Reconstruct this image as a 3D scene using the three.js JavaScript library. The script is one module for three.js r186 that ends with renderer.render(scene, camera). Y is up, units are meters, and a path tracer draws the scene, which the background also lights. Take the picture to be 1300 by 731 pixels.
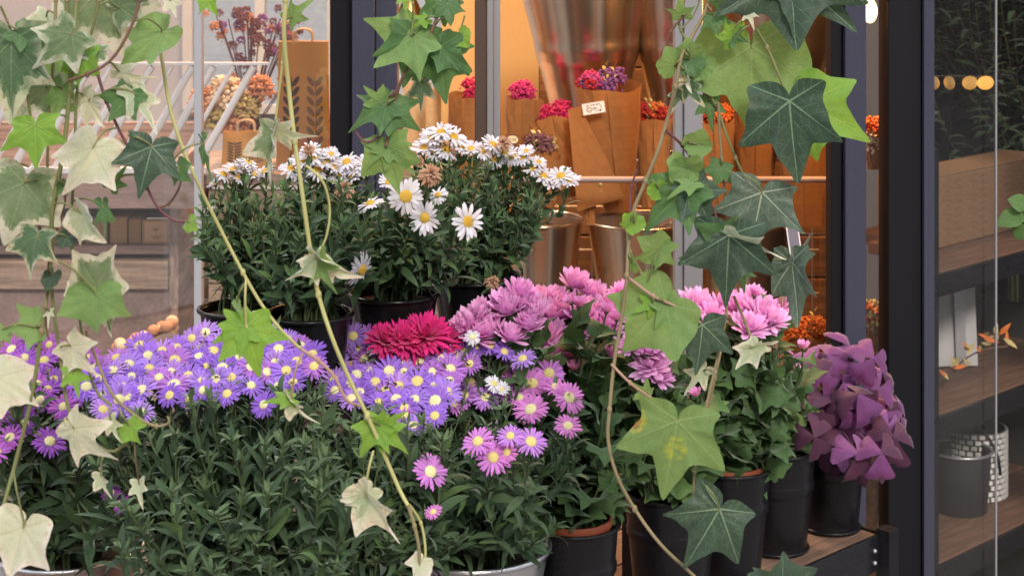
import * as THREE from 'three';
import { mergeGeometries, toCreasedNormals } from 'three/addons/utils/BufferGeometryUtils.js';
import { RoundedBoxGeometry } from 'three/addons/geometries/RoundedBoxGeometry.js';
import { RectAreaLightUniformsLib } from 'three/addons/lights/RectAreaLightUniformsLib.js';

// ---------------------------------------------------------------- camera, sky, sun, exposure
const scene = new THREE.Scene();
const FPX = 2300, HZ = -130, EYE = 1.55;                       // focal length in photo pixels, row of the horizon, eye height
const camera = new THREE.PerspectiveCamera(2 * Math.atan(861 / FPX) * 180 / Math.PI, 1300 / 1722, 0.05, 200);
camera.setViewOffset(1300, 1722, 0, 991, 1300, 731);           // rising-front lens: verticals stay vertical
camera.position.set(0, EYE, 0);
camera.focus = 2.15; camera.userData.fStop = 10;

const SKYW = 128, SKYH = 64, skyData = new Float32Array(SKYW * SKYH * 4);
for (let r = 0; r < SKYH; r++) for (let c = 0; c < SKYW; c++) {
  const s = Math.sin(((r + .5) / SKYH - .5) * Math.PI), L = s > 0 ? .24 + 1.0 * s : .16;
  skyData.set([L * .96, L, L * 1.07, 1], (r * SKYW + c) * 4);
}
const skyTex = new THREE.DataTexture(skyData, SKYW, SKYH, THREE.RGBAFormat, THREE.FloatType);
skyTex.mapping = THREE.EquirectangularReflectionMapping; skyTex.magFilter = THREE.LinearFilter; skyTex.needsUpdate = true;
scene.background = skyTex; scene.environment = skyTex;

const sun = new THREE.DirectionalLight(0xfff3e4, 1.5);
sun.position.set(1.2, 4.2, 2.4); sun.target.position.set(0, .9, -2.2); sun.castShadow = true;
sun.shadow.radius = 22; sun.shadow.mapSize.set(2048, 2048);
Object.assign(sun.shadow.camera, { left: -4, right: 4, top: 4, bottom: -4, near: .1, far: 14 });
scene.add(sun, sun.target);

const renderer = new THREE.WebGLRenderer({ antialias: true });
renderer.toneMapping = THREE.LinearToneMapping; renderer.toneMappingExposure = 1.8;
renderer.shadowMap.enabled = true;
RectAreaLightUniformsLib.init();

// ---------------------------------------------------------------- helpers
function rng(seed) { let a = seed >>> 0; return () => { a |= 0; a = a + 0x6D2B79F5 | 0; let t = Math.imul(a ^ a >>> 15, 1 | a); t = t + Math.imul(t ^ t >>> 7, 61 | t) ^ t; return ((t ^ t >>> 14) >>> 0) / 4294967296; }; }
const V = (x, y, z) => new THREE.Vector3(x, y, z);
const P = (px, py, d) => V((px - 650) / FPX * d, EYE - (py - HZ) / FPX * d, -d);   // a photo pixel at a chosen distance
const X = (px, d) => (px - 650) / FPX * d, Yp = (py, d) => EYE - (py - HZ) / FPX * d;
const lerp = (a, b, t) => a + (b - a) * t, clamp = THREE.MathUtils.clamp;
const lin = (r, g, b) => new THREE.Color().setRGB(r, g, b);
const srgb = (r, g, b) => new THREE.Color(`rgb(${r | 0},${g | 0},${b | 0})`);
const taken = {};
function numbered(n) { const k = taken[n] = (taken[n] ?? -1) + 1; return k ? n + '_' + String(k).padStart(3, '0') : n; }
function tag(o, label, category, group) { Object.assign(o.userData, { label, category }); if (group) o.userData.group = group; return o; }
function thing(name, label, category, pos, group) { const g = new THREE.Group(); g.name = numbered(name); if (pos) g.position.copy(pos); scene.add(g); return tag(g, label, category, group); }
function mesh(name, geo, mat, parent, stuff) {
  const m = new THREE.Mesh(geo, mat); m.name = parent === scene ? numbered(name) : name; m.castShadow = m.receiveShadow = true;
  if (stuff) m.userData.kind = 'stuff'; parent.add(m); return m;
}
function struct(name, geo, mat) { const m = mesh(name, geo, mat, scene); m.userData.kind = 'structure'; return m; }
function box(w, h, d, x = 0, y = 0, z = 0, r = 0) { const g = r ? new RoundedBoxGeometry(w, h, d, 2, r) : new THREE.BoxGeometry(w, h, d); g.translate(x, y, z); return g; }
function span(x0, x1, y0, y1, z0, z1, r = 0) { return box(x1 - x0, y1 - y0, Math.abs(z1 - z0), (x0 + x1) / 2, (y0 + y1) / 2, (z0 + z1) / 2, r); }
function tube(pts, r, seg = 12, rad = 6, taper = 1) {
  const c = pts.length === 2 ? new THREE.LineCurve3(pts[0], pts[1]) : new THREE.CatmullRomCurve3(pts, false, 'centripetal');
  const g = new THREE.TubeGeometry(c, seg, r, rad, false);
  if (taper !== 1) { const p = g.attributes.position; for (let i = 0; i <= seg; i++) { const q = c.getPointAt(i / seg), k = lerp(1, taper, i / seg); for (let j = 0; j <= rad; j++) { const n = i * (rad + 1) + j; p.setXYZ(n, q.x + (p.getX(n) - q.x) * k, q.y + (p.getY(n) - q.y) * k, q.z + (p.getZ(n) - q.z) * k); } } }
  return g;
}
function canvas(w, h, draw) { const c = document.createElement('canvas'); c.width = w; c.height = h; draw(c.getContext('2d'), w, h); return c; }
function canvasTex(w, h, draw, data) { const t = new THREE.CanvasTexture(canvas(w, h, draw)); if (!data) t.colorSpace = THREE.SRGBColorSpace; t.wrapS = t.wrapT = THREE.RepeatWrapping; return t; }
// layered value noise as a tiling texture
function noiseTex(n, octaves, seed, map, data) {
  const R = rng(seed), a = new Float32Array(n * n);
  for (const [fx, fy, amp] of octaves) {
    const g = Array.from({ length: fx * fy }, R);
    for (let y = 0; y < n; y++) for (let x = 0; x < n; x++) {
      const u = x / n * fx, v = y / n * fy, i = u | 0, j = v | 0, s = u - i, t = v - j, S = s * s * (3 - 2 * s), T = t * t * (3 - 2 * t), q = (p, w) => g[(w % fy) * fx + p % fx];
      a[y * n + x] += amp * (lerp(lerp(q(i, j), q(i + 1, j), S), lerp(q(i, j + 1), q(i + 1, j + 1), S), T) - .5);
    }
  }
  const d = new Uint8Array(n * n * 4);
  for (let i = 0; i < n * n; i++) { const c = map(clamp(a[i] + .5, 0, 1)); d.set([...c.map((q) => clamp(q * 255, 0, 255)), 255], i * 4); }
  const t = new THREE.DataTexture(d, n, n); t.magFilter = t.minFilter = THREE.LinearFilter; t.wrapS = t.wrapT = THREE.RepeatWrapping; if (!data) t.colorSpace = THREE.SRGBColorSpace; t.needsUpdate = true; return t;
}
const gray = (lo, hi) => (v) => { const k = lerp(lo, hi, v); return [k, k, k]; };
function rep(t, x, y) { const c = t.clone(); c.repeat.set(x, y); c.needsUpdate = true; return c; }
const std = (o) => new THREE.MeshStandardMaterial(o), phy = (o) => new THREE.MeshPhysicalMaterial(o);

// ---------------------------------------------------------------- shared materials
const grain = noiseTex(256, [[8, 8, .4], [32, 32, .35], [128, 128, .4]], 3, gray(.7, 1), false);
const grainData = noiseTex(256, [[8, 8, .4], [32, 32, .35], [128, 128, .4]], 4, gray(0, 1), true);
const grainFine = noiseTex(256, [[6, 6, .5], [64, 64, .3], [128, 128, .3]], 13, gray(.85, 1), false);
const streak = noiseTex(256, [[3, 48, .6], [6, 128, .5], [40, 10, .15]], 5, gray(.6, 1), false);
const streakData = noiseTex(256, [[3, 48, .6], [6, 128, .5], [40, 10, .15]], 5, gray(0, 1), true);
const spangle = noiseTex(256, [[14, 14, .5], [40, 40, .5]], 6, gray(.25, .62), true);
const dust = noiseTex(256, [[5, 5, .5], [24, 24, .4], [110, 110, .5]], 12, gray(.35, .8), true);
const M = {
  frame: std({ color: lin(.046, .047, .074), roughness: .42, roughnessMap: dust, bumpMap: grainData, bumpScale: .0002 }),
  shadePaint: phy({ color: lin(.008, .008, .011), roughness: .6, specularIntensity: .35 }),  // near black stands for shaded post faces and a dark reflection in glass
  alu: std({ color: lin(.42, .42, .45), roughness: .36, metalness: .6 }),
  alubrown: std({ color: lin(.1, .065, .05), roughness: .45, metalness: .3 }),
  blackSteel: phy({ specularIntensity: .5, color: lin(.012, .012, .015), roughness: .55, roughnessMap: dust, bumpMap: grainData, bumpScale: .0004 }),
  bucketBlack: phy({ specularIntensity: .6, color: lin(.007, .007, .009), roughness: .55, roughnessMap: dust, bumpMap: grainData, bumpScale: .0003 }),
  plasticBlack: phy({ specularIntensity: .6, color: lin(.007, .007, .008), roughness: .45, roughnessMap: dust }),
  zinc: std({ color: lin(.62, .63, .66), roughness: .8, roughnessMap: spangle, metalness: 1, bumpMap: grainData, bumpScale: .0003 }),
  terracotta: std({ color: lin(.34, .075, .03), roughness: .75, map: grain }),
  soil: std({ color: lin(.03, .02, .014), roughness: 1, bumpMap: grainData, bumpScale: .006 }),
  deckWood: std({ color: lin(.27, .16, .11), roughness: .75, map: rep(streak, 1, 1), bumpMap: streakData, bumpScale: .0004 }),
  paleWood: std({ color: lin(.52, .39, .3), roughness: .6, map: streak }),
  slat: std({ color: lin(.4, .2, .08), roughness: .55, map: streak, bumpMap: streakData, bumpScale: .0002 }),
  ochreWall: std({ color: lin(.62, .4, .16), roughness: .85, bumpMap: grainData, bumpScale: .0008 }),
  plaster: std({ color: lin(.52, .52, .56), roughness: .9, bumpMap: grainData, bumpScale: .001 }),
  darkWall: std({ color: lin(.05, .045, .045), roughness: .9 }),
  tileFloor: std({ color: lin(.25, .2, .17), roughness: .5, map: grain }),
  kraft: phy({ color: lin(.5, .2, .045), roughness: .85, map: rep(grainFine, 3, 3), transmission: .3, thickness: 0, side: THREE.DoubleSide }),
  kraftPale: phy({ color: lin(.6, .42, .23), roughness: .85, map: rep(grainFine, 4, 4), side: THREE.DoubleSide }),
  glass: phy({ color: 0xffffff, roughness: .02, transmission: 1, thickness: 0, ior: 2.1 }),
  vase: phy({ color: 0xffffff, roughness: .03, transmission: 1, thickness: 0, ior: 1.5 }),
  glassClear: phy({ color: 0xffffff, roughness: .02, transmission: 1, thickness: 0, ior: 1.48 }),
  white: std({ color: lin(.72, .71, .69), roughness: .6 }),
  paint: std({ color: lin(.62, .64, .68), roughness: .45 }),
  pavement: std({ color: lin(.33, .3, .28), roughness: .9, map: grain, bumpMap: grainData, bumpScale: .004 }),
};
M.kraft.name = 'kraft_paper';
function uvScale(g, u, v = u) { const a = g.attributes.uv; for (let i = 0; i < a.count; i++) a.setXY(i, a.getX(i) * u, a.getY(i) * v); return g; }

// ---------------------------------------------------------------- setting: ground, shop shell, street behind
const FZ = -2.97;                                               // plane of the shop front
{
  const g = new THREE.PlaneGeometry(120, 120); g.rotateX(-Math.PI / 2); uvScale(g, 90); struct('pavement', g, M.pavement);
  struct('shop_floor', span(-3.4, 3.2, -.08, .012, -6.2, FZ + .05), M.tileFloor);
  struct('shop_ceiling', span(-3.5, 3.3, 2.72, 2.84, -6.3, FZ + .08), M.plaster);
  struct('shop_wall_back', mergeGeometries([span(-3.4, -.925, .012, 2.72, -5.3, -5.16), span(-.085, 1.12, .012, 2.72, -5.3, -5.16), span(-.925, -.085, .012, .945, -5.3, -5.16), span(-.925, -.085, 2.26, 2.72, -5.3, -5.16)]), M.plaster);
  struct('shop_wall_back_right', span(1.13, 3.2, .012, 2.72, -5.3, -5.16), M.darkWall);
  struct('shop_wall_left', span(-3.5, -3.4, 0, 2.72, -5.3, FZ - .06), M.plaster);
  struct('shop_wall_right', span(3.2, 3.3, 0, 2.72, -5.3, FZ - .06), M.darkWall);
  const L = Math.hypot(.458, 2.1), w = box(L, 2.7, .03, 0, 0, 0); w.rotateY(Math.atan2(2.1, .458)); w.translate((.652 + 1.11) / 2, 1.364, -(3.05 + 5.15) / 2);
  struct('added_partition', w, M.darkWall);  // added out of view to keep lamp light from the right room
  struct('shop_wall_front_left', span(-3.5, -1.35, 0, 2.72, FZ - .06, FZ + .06), M.plaster);
  struct('shop_wall_front_right', span(1.45, 3.3, 0, 2.72, FZ - .06, FZ + .06), M.plaster);
}
{ // the house across the street, behind the viewer: what the panes mirror
  const g = thing('street_house', 'pinkish rendered house across the street, mirrored in the shop window', 'house', V(-1, 0, 11));
  mesh('wall', span(-7, 9, 0, 7.5, 0, 6), std({ color: lin(.5, .38, .32), roughness: .9, map: grain }), g);
  mesh('plinth', span(-7.05, 9.05, 0, .7, -.05, 0), std({ color: lin(.3, .26, .24), roughness: .9 }), g);
  mesh('roof', span(-7.3, 9.3, 7.5, 7.8, -.4, 6.3), M.darkWall, g);
  for (const x of [-5.5, -2.5, .5, 3.5, 6.5]) for (const y of [1.2, 4.4]) {
    const w = mesh('window', span(x, x + 1.2, y, y + 1.8, -.02, .05), std({ color: lin(.03, .035, .045), roughness: .1 }), g);
    mesh('sill', span(x - .08, x + 1.28, y - .08, y - .002, -.12, .02), M.white, w);
  }
}
// ---------------------------------------------------------------- shop front: posts, header, panes
{
  const d = -FZ, f = thing('shop_front', 'dark slate blue aluminium shop front with tall glass panes and posts', 'shop front', V(0, 0, FZ));
  const post = (px0, px1, z0, z1, m, dd = d, y1 = 2.46, name = 'post') => mesh(name, span(X(px0, dd), X(px1, dd), .1, y1, z0, z1, .002), m, f);
  mesh('bottom_rail', span(X(-120, d), X(447, d), .012, .1, -.03, .03, .003), M.frame, f);
  mesh('bottom_rail', span(X(1180, d), 1.45, .012, .1, -.03, .03, .003), M.frame, f);
  mesh('header', span(-1.35, 1.45, 2.46, 2.72, -.055, .055, .003), M.frame, f);
  mesh('fascia', span(-3.6, 3.4, 2.725, 3.35, -.1, .12, .003), M.frame, f);
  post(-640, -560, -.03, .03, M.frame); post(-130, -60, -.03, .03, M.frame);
  // pane joint at the left, glazed unit, strip painting a dark reflection, door post
  post(247, 257, -.012, .012, std({ color: lin(.36, .36, .39), roughness: .4 }), d, 2.46, 'glass_edge_strip');
  post(418, 448, -.05, -.004, M.shadePaint, d, 2.46, 'dark_reflection_strip');
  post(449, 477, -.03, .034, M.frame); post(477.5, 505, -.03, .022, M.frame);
  // right door post, narrow side light, corner post; dark faces carry shade as colour
  post(1054, 1069, -.04, .012, M.shadePaint, d, 2.46, 'post_shade_face'); post(1069.5, 1096, -.04, .03, M.frame);
  post(1122, 1164, -.04, .04, M.shadePaint, d, 2.46, 'corner_shade_face'); post(1164.5, 1178, -.04, .052, M.frame, d, 2.46, 'corner_lit_face');
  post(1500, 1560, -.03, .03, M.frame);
  const sheet = (a, b, z, gm = M.glass) => { const g = new THREE.PlaneGeometry(X(b, d) - X(a, d), 2.36); g.translate((X(a, d) + X(b, d)) / 2, 1.28, z); return mesh('pane', g, gm, f); };
  sheet(-560, -130, 0); sheet(-60, 247, 0); sheet(257, 418, 0); sheet(205, 247, -.012); sheet(1096, 1122, 0, M.glassClear); sheet(1178, 1261, .02, M.glassClear); sheet(1178, 1500, -.02, M.glassClear);
  mesh('pane_edge', span(X(1260, d), X(1262, d), .1, 2.46, .017, .023), M.alu, f);
  // inner uprights seen through the open door
  post(603, 618, -.16, -.12, M.alubrown, 3.12, 2.46, 'inner_upright'); post(618.5, 626, -.16, -.115, M.alu, 3.12, 2.46, 'inner_upright'); post(626.5, 635, -.16, -.125, M.alu, 3.12, 2.46, 'inner_upright');
  post(855, 866, -.16, -.125, M.alu, 3.12, 2.46, 'inner_upright'); post(866.5, 890, -.16, -.115, M.alu, 3.12, 2.46, 'inner_upright');
}
// lamps of the shop: warm glowing panels at the ceiling with an area light under each
function panelLamp(x, z, w, l, power, label, warm = 0xffae58) {
  const g = thing('ceiling_lamp', label, 'lamp', V(x, 2.72, z));
  mesh('housing', span(-w / 2 - .02, w / 2 + .02, -.05, -.002, -l / 2 - .02, l / 2 + .02), M.white, g);
  mesh('diffuser', span(-w / 2, w / 2, -.056, -.051, -l / 2, l / 2), std({ color: 0xffffff, emissive: warm, emissiveIntensity: 1.5 }), g);
  const r = new THREE.RectAreaLight(warm, power, w, l); r.position.set(x, 2.655, z); r.lookAt(x, 0, z); scene.add(r);
}
panelLamp(.12, -3.84, 1.0, .24, 46, 'warm ceiling lamp above the wrapped bouquets');
panelLamp(-.95, -4.1, 1.2, .3, 24, 'warm ceiling lamp above the shelves behind the left pane', 0xfff0e2);
// ---------------------------------------------------------------- bench (runs away to the right at 45 degrees)
const DECK = .596, UPPER = .938;
const CORNER = V(.556, 0, -2.722), U = V(Math.SQRT1_2, 0, -Math.SQRT1_2), N = V(-Math.SQRT1_2, 0, -Math.SQRT1_2);   // along the front rail, and from the rail back to the shop
const onBench = (u, n, y) => CORNER.clone().addScaledVector(U, u).addScaledVector(N, n).setY(y);
{
  const b = thing('plant_bench', 'black steel plant bench with wooden planks under the potted flowers', 'bench', CORNER.clone());
  b.rotation.y = Math.PI / 4;                                   // local x = U, local -z = N
  const R = rng(11);
  const woods = [0, 1, 2, 3].map((k) => { const m = M.deckWood.clone(); m.color.multiplyScalar([1, .86, 1.1, .94][k]); return m; });
  // deck planks
  for (let k = 0; k < 6; k++) { const n0 = .004 + k * .096; const g = span(-1.62, -.008, DECK - .022, DECK - R() * .0015, -n0, -(n0 + .092), .0015); uvScale(g, 4, 1); mesh('plank', g, woods[k % 4], b); }
  mesh('front_rail', span(-1.64, -.018, DECK - .05, DECK + .003, .001, .007, .001), M.blackSteel, b);
  mesh('end_rail', span(-.005, .003, DECK - .05, DECK + .002, -.6, -.002, .001), M.blackSteel, b);
  mesh('end_rail', span(-1.646, -1.641, DECK - .05, DECK + .002, -.6, 0, .001), M.blackSteel, b);
  for (const [u, n] of [[-.018, .002], [-1.64, .002], [-.018, -.6], [-1.64, -.6]]) mesh('leg', span(u, u + .026, 0.002, DECK + .012, n, n + .024, .0015), M.blackSteel, b);
  for (const y of [DECK - .018, DECK - .036]) { const g = new THREE.SphereGeometry(.0035, 10, 6); g.translate(-.03, y, .008); mesh('bolt', g, M.alu, b); }
  // raised step for the back row
  for (let k = 0; k < 2; k++) { const n0 = .122 + k * .098; const g = span(-1.08, -.42, UPPER - .02, UPPER, -n0, -(n0 + .094), .0015); uvScale(g, 2, 1); mesh('step_plank', g, woods[k + 1], b); }
  mesh('step_rail', span(-1.09, -.41, UPPER - .034, UPPER - .0215, -.12, -.32, .001), M.blackSteel, b);
  for (const [u, n] of [[-1.085, -.14], [-.43, -.14], [-1.085, -.318], [-.43, -.318]]) mesh('step_leg', span(u, u + .018, DECK + .0005, UPPER - .035, n, n + .018), M.blackSteel, b);
}
// ---------------------------------------------------------------- pots and buckets
function lathe(pts, seg = 56) { return new THREE.LatheGeometry(pts.map(([r, y]) => new THREE.Vector2(r, y)), seg); }
function rimRing(r, y, t, seg = 56) { const g = new THREE.TorusGeometry(r, t, 8, seg); g.rotateX(Math.PI / 2); g.translate(0, y, 0); return g; }
function bucket(name, label, category, pos, rt, rb, h, mat, o = {}) {
  const b = thing(name, label, category, pos, o.group), at = (k) => lerp(rb, rt, k), pts = [[0, .004], [rb - .002, .004], [rb, .001], [rb + .0015, .006]];
  const rings = o.rings ?? [.56, .635];
  for (let i = 1; i <= 40; i++) { const k = i / 40; let r = at(k); for (const q of rings) r += .0026 * Math.exp(-(((k - q) / .02) ** 2)); pts.push([r, .006 + (h - .006) * k]); }
  for (let i = 40; i >= 0; i--) pts.push([at(i / 40) - .0018, Math.max(.008, h * i / 40 - .0005)]); pts.push([0, .008]);
  mesh('body', uvScale(lathe(pts), 3, 2), mat, b);
  mesh('rim', rimRing(rt + .0012, h, o.rim ?? .0028), mat, b);
  mesh('base_ring', rimRing(rb + .0015, .0035, .0028), mat, b);
  if (o.soil) { const g = new THREE.CircleGeometry(at(o.soil) - .003, 40); g.rotateX(-Math.PI / 2); g.translate(0, h * o.soil, 0); mesh('soil', uvScale(g, 2), M.soil, b); }
  return b;
}
function nurseryPot(pos, r, label) {   // terracotta coloured plastic grow pot standing inside a cover bucket
  const g = thing('grow_pot', label, 'pot', pos, 'grow pots inside the black buckets');
  mesh('wall', lathe([[0, 0], [r * .74, 0], [r, .118], [r + .0022, .119], [r + .0022, .128], [r - .003, .128], [r - .003, .112], [r * .7, .006], [0, .006]]), M.terracotta, g);
  const s = new THREE.CircleGeometry(r - .004, 32); s.rotateX(-Math.PI / 2); s.translate(0, .11, 0); mesh('soil', uvScale(s, 2), M.soil, g);
  return g;
}
const spot = (px, d, y) => V(X(px, d), y, -d);
const POT = {
  zincLeft: spot(85, 2.25, DECK), zincFrontA: onBench(-1.12, .088, DECK), zincFrontB: onBench(-.94, .088, DECK), zincMid: spot(602, 2.25, DECK),
  A: spot(729, 2.33, DECK), E: spot(852, 2.46, DECK), B: spot(927, 2.55, DECK), C: spot(985, 2.66, DECK), D: spot(1055, 2.745, DECK),
  w0: spot(304, 2.28, UPPER), w1: spot(392, 2.2, UPPER), w2: spot(500, 2.3, UPPER), w3: spot(605, 2.4, UPPER),
};
bucket('zinc_bucket', 'zinc bucket holding the magenta purple asters beside the cream ivy leaf', 'bucket', POT.zincLeft, .092, .068, .15, M.zinc, { soil: .9, rim: .0035 });
bucket('zinc_bucket', 'zinc bucket under the violet asters with long leaves', 'bucket', POT.zincFrontA, .086, .066, .15, M.zinc, { soil: .9, rim: .0035 });
bucket('zinc_bucket', 'zinc bucket under the violet asters next to the trailing ivy stem', 'bucket', POT.zincFrontB, .086, .066, .15, M.zinc, { soil: .9, rim: .0035 });
bucket('zinc_bucket', 'shiny zinc bucket with rolled rim under the pink lilac asters', 'bucket', POT.zincMid, .092, .068, .15, M.zinc, { soil: .88, rim: .0038 });
const BR = [.6, .655];
bucket('black_bucket', 'black metal bucket beside the zinc bucket, terracotta pot inside', 'bucket', POT.A, .057, .045, .15, M.bucketBlack, { rings: BR });
bucket('black_bucket', 'black metal bucket behind the ivy leaf with the brown spot', 'bucket', POT.E, .063, .05, .15, M.bucketBlack, { rings: BR, soil: .85 });
bucket('black_bucket', 'black metal bucket with terracotta pot inside, under the pink chrysanthemum', 'bucket', POT.B, .057, .043, .155, M.bucketBlack, { rings: BR });
bucket('black_bucket', 'black metal bucket between the terracotta lined bucket and the oxalis', 'bucket', POT.C, .0585, .0455, .147, M.bucketBlack, { rings: BR, soil: .85 });
bucket('black_bucket', 'black metal bucket under the purple oxalis at the bench end', 'bucket', POT.D, .053, .0415, .14, M.bucketBlack, { rings: BR, soil: .86 });
nurseryPot(POT.A.clone().setY(DECK + .03), .047, 'terracotta coloured grow pot in the bucket beside the zinc one'); nurseryPot(POT.B.clone().setY(DECK + .031), .047, 'terracotta coloured grow pot under the pink chrysanthemum near the oxalis');
const WP = ['black plastic pot at the end of the upper step by the left pane', 'black plastic pot of the upper step behind the trailing ivy stem', 'black plastic pot between two others on the upper step', 'black plastic pot of the upper step nearest the warm tinted zinc buckets'];
[['w0', .05, .095], ['w1', .051, .107], ['w2', .0555, .11], ['w3', .058, .11]].forEach(([k, r, h], i) => bucket('black_pot', WP[i], 'pot', POT[k], r, r * .74, h, M.plasticBlack, { rings: [], soil: .9, rim: .003 }));

// ---------------------------------------------------------------- leaves, stems and flower heads
// a blade along +y, upper side +z; prof(t) gives the half width
function blade(prof, rows, o = {}) {
  const { fold = .25, curl = .5, twist = 0, wave = 0, cols = 2, ph = 0 } = o, pos = [], uv = [], idx = [], nc = cols + 1;
  let y = 0, z = 0;
  for (let i = 0; i <= rows; i++) {
    const t = i / rows, a = -curl * t * t + (o.lift ?? 0) * (1 - t); if (i) { y += Math.cos(a) / rows; z += Math.sin(a) / rows; }
    const w = prof(t), tw = twist * t;
    for (let j = 0; j < nc; j++) {
      const s = j / cols * 2 - 1, x = s * w, h = Math.abs(x) * fold + wave * Math.sin(t * 9 + ph + s) * Math.abs(s) * w;
      pos.push(x * Math.cos(tw) - h * Math.sin(tw), y - h * Math.sin(a) * .5, z + x * Math.sin(tw) + h * Math.cos(tw)); uv.push(s * .5 + .5, t);
    }
    if (i) for (let j = 0; j < cols; j++) { const p = (i - 1) * nc + j, q = p + nc; idx.push(p, p + 1, q + 1, p, q + 1, q); }
  }
  const g = new THREE.BufferGeometry(); g.setAttribute('position', new THREE.Float32BufferAttribute(pos, 3)); g.setAttribute('uv', new THREE.Float32BufferAttribute(uv, 2)); g.setIndex(idx); g.computeVertexNormals(); return g;
}
const lance = (w) => (t) => w * Math.pow(Math.sin(Math.PI * Math.pow(clamp(t, .012, .995), .72)), .85);
const AST = Array.from({ length: 8 }, (_, k) => blade(lance(.085 + .012 * (k % 4)), 7, { fold: .18 + .06 * (k % 3), curl: [.35, .9, 1.5, .6, 1.1, .2, 1.9, .75][k], twist: [0, .3, -.4, .5, -.2, .1, .25, -.5][k], lift: .2, wave: .12, ph: k }));
const WAS = Array.from({ length: 6 }, (_, k) => blade(lance(.12 + .014 * (k % 4)), 7, { fold: .25, curl: [.2, .7, 1.2, .5, .9, .35][k], twist: [0, .3, -.35, .2, -.2, .4][k], lift: .15 }));
const TINY = [blade(lance(.13), 3, { fold: .2, curl: -.5 }), blade(lance(.16), 3, { fold: .2, curl: .6 })];
const mumProf = (k) => (t) => { const e = Math.pow(Math.sin(Math.PI * Math.pow(clamp(t, .01, .99), .62)), .7) * (.12 + .23 * Math.sin(Math.PI * Math.pow(clamp(t, 0, 1), 1.0))); const lobe = .62 + .38 * Math.abs(Math.sin(t * Math.PI * 3.4 + .35 + k * .2)); return t < .2 ? .018 + e * t * 2.2 * lobe : e * lobe * 1.15 + .006; };
const MUM = Array.from({ length: 6 }, (_, k) => blade(mumProf(k), 22, { fold: .12 + .07 * (k % 3), curl: [.3, .9, 1.3, .6, 1.6, .15][k], twist: [0, .25, -.3, .4, -.15, .2][k], lift: .25, wave: .22, ph: k, cols: 4 }));

function leafTex(seed, base, vein, pairs, dark = .8) {
  return canvasTex(128, 256, (c, w, h) => {
    const R = rng(seed); c.fillStyle = base; c.fillRect(0, 0, w, h);
    for (let i = 0; i < 900; i++) { const l = R(); c.fillStyle = l > .5 ? 'rgba(255,255,220,.035)' : 'rgba(0,10,0,.06)'; const r = 1 + R() * R() * 12; c.beginPath(); c.ellipse(R() * w, R() * h, r * .6, r, 0, 0, 7); c.fill(); }
    c.strokeStyle = vein; c.lineCap = 'round';
    c.globalAlpha = .8; c.lineWidth = 4; c.beginPath(); c.moveTo(w / 2, h); c.lineTo(w / 2, 0); c.stroke();
    c.globalAlpha = .35; c.lineWidth = 1.6; for (let i = 1; i < pairs; i++) for (const s of [-1, 1]) { const y = h * (1 - i / pairs); c.beginPath(); c.moveTo(w / 2, y); c.quadraticCurveTo(w / 2 + s * w * .25, y - h * .05, w / 2 + s * w * .5, y - h * .13); c.stroke(); }
    c.globalAlpha = 1;
  });
}
const leafBump = canvasTex(128, 256, (c, w, h) => { c.fillStyle = '#999'; c.fillRect(0, 0, w, h); const R = rng(8); for (let i = 0; i < 700; i++) { c.fillStyle = R() > .5 ? 'rgba(255,255,255,.1)' : 'rgba(0,0,0,.1)'; c.beginPath(); c.arc(R() * w, R() * h, 2 + R() * 7, 0, 7); c.fill(); } c.strokeStyle = '#333'; c.lineWidth = 5; c.beginPath(); c.moveTo(w / 2, h); c.lineTo(w / 2, 0); c.stroke(); }, true);
const T_ASTER = leafTex(21, 'rgb(216,226,214)', 'rgb(255,255,245)', 9), T_MUM = leafTex(22, 'rgb(214,222,205)', 'rgb(250,255,230)', 5);
function leafMats(tex, cols, coat = .25, tr = .3) { return cols.map((c) => phy({ color: c, map: tex, roughness: .9, transmission: tr, thickness: 0, clearcoat: coat, clearcoatRoughness: .42, bumpMap: leafBump, bumpScale: .0006, side: THREE.DoubleSide })); }
const ASTER_LEAF = leafMats(T_ASTER, [lin(.055, .118, .042), lin(.085, .155, .068), lin(.036, .08, .03), lin(.1, .19, .045)], .16);
const WHITE_LEAF = leafMats(T_ASTER, [lin(.045, .115, .03), lin(.07, .15, .046), lin(.032, .082, .024), lin(.11, .21, .05)], .22);
const MUM_LEAF = leafMats(T_MUM, [lin(.08, .17, .048), lin(.1, .2, .055), lin(.12, .23, .055)], .14);
const stemMat = std({ color: lin(.07, .1, .035), roughness: .8 }), stemDark = std({ color: lin(.055, .05, .025), roughness: .85 });
const calyxMat = std({ color: lin(.07, .13, .045), roughness: .8 });
// placing a blade: dir = where the tip points, nrm = where the upper side faces
const _m = new THREE.Matrix4();
function place(p, dir, nrm, s, out = new THREE.Matrix4()) { const y = dir.clone().normalize(), x = y.clone().cross(nrm).normalize(), z = x.clone().cross(y); return out.makeBasis(x.multiplyScalar(s), y.multiplyScalar(s), z.multiplyScalar(s)).setPosition(p); }
function put(m, matrix) { m.matrixAutoUpdate = true; matrix.decompose(m.position, m.quaternion, m.scale); return m; }
function colored(g, fn) { const p = g.attributes.position, c = new Float32Array(p.count * 3); for (let i = 0; i < p.count; i++) c.set(fn(i), i * 3); g.setAttribute('color', new THREE.BufferAttribute(c, 3)); return g; }

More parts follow.
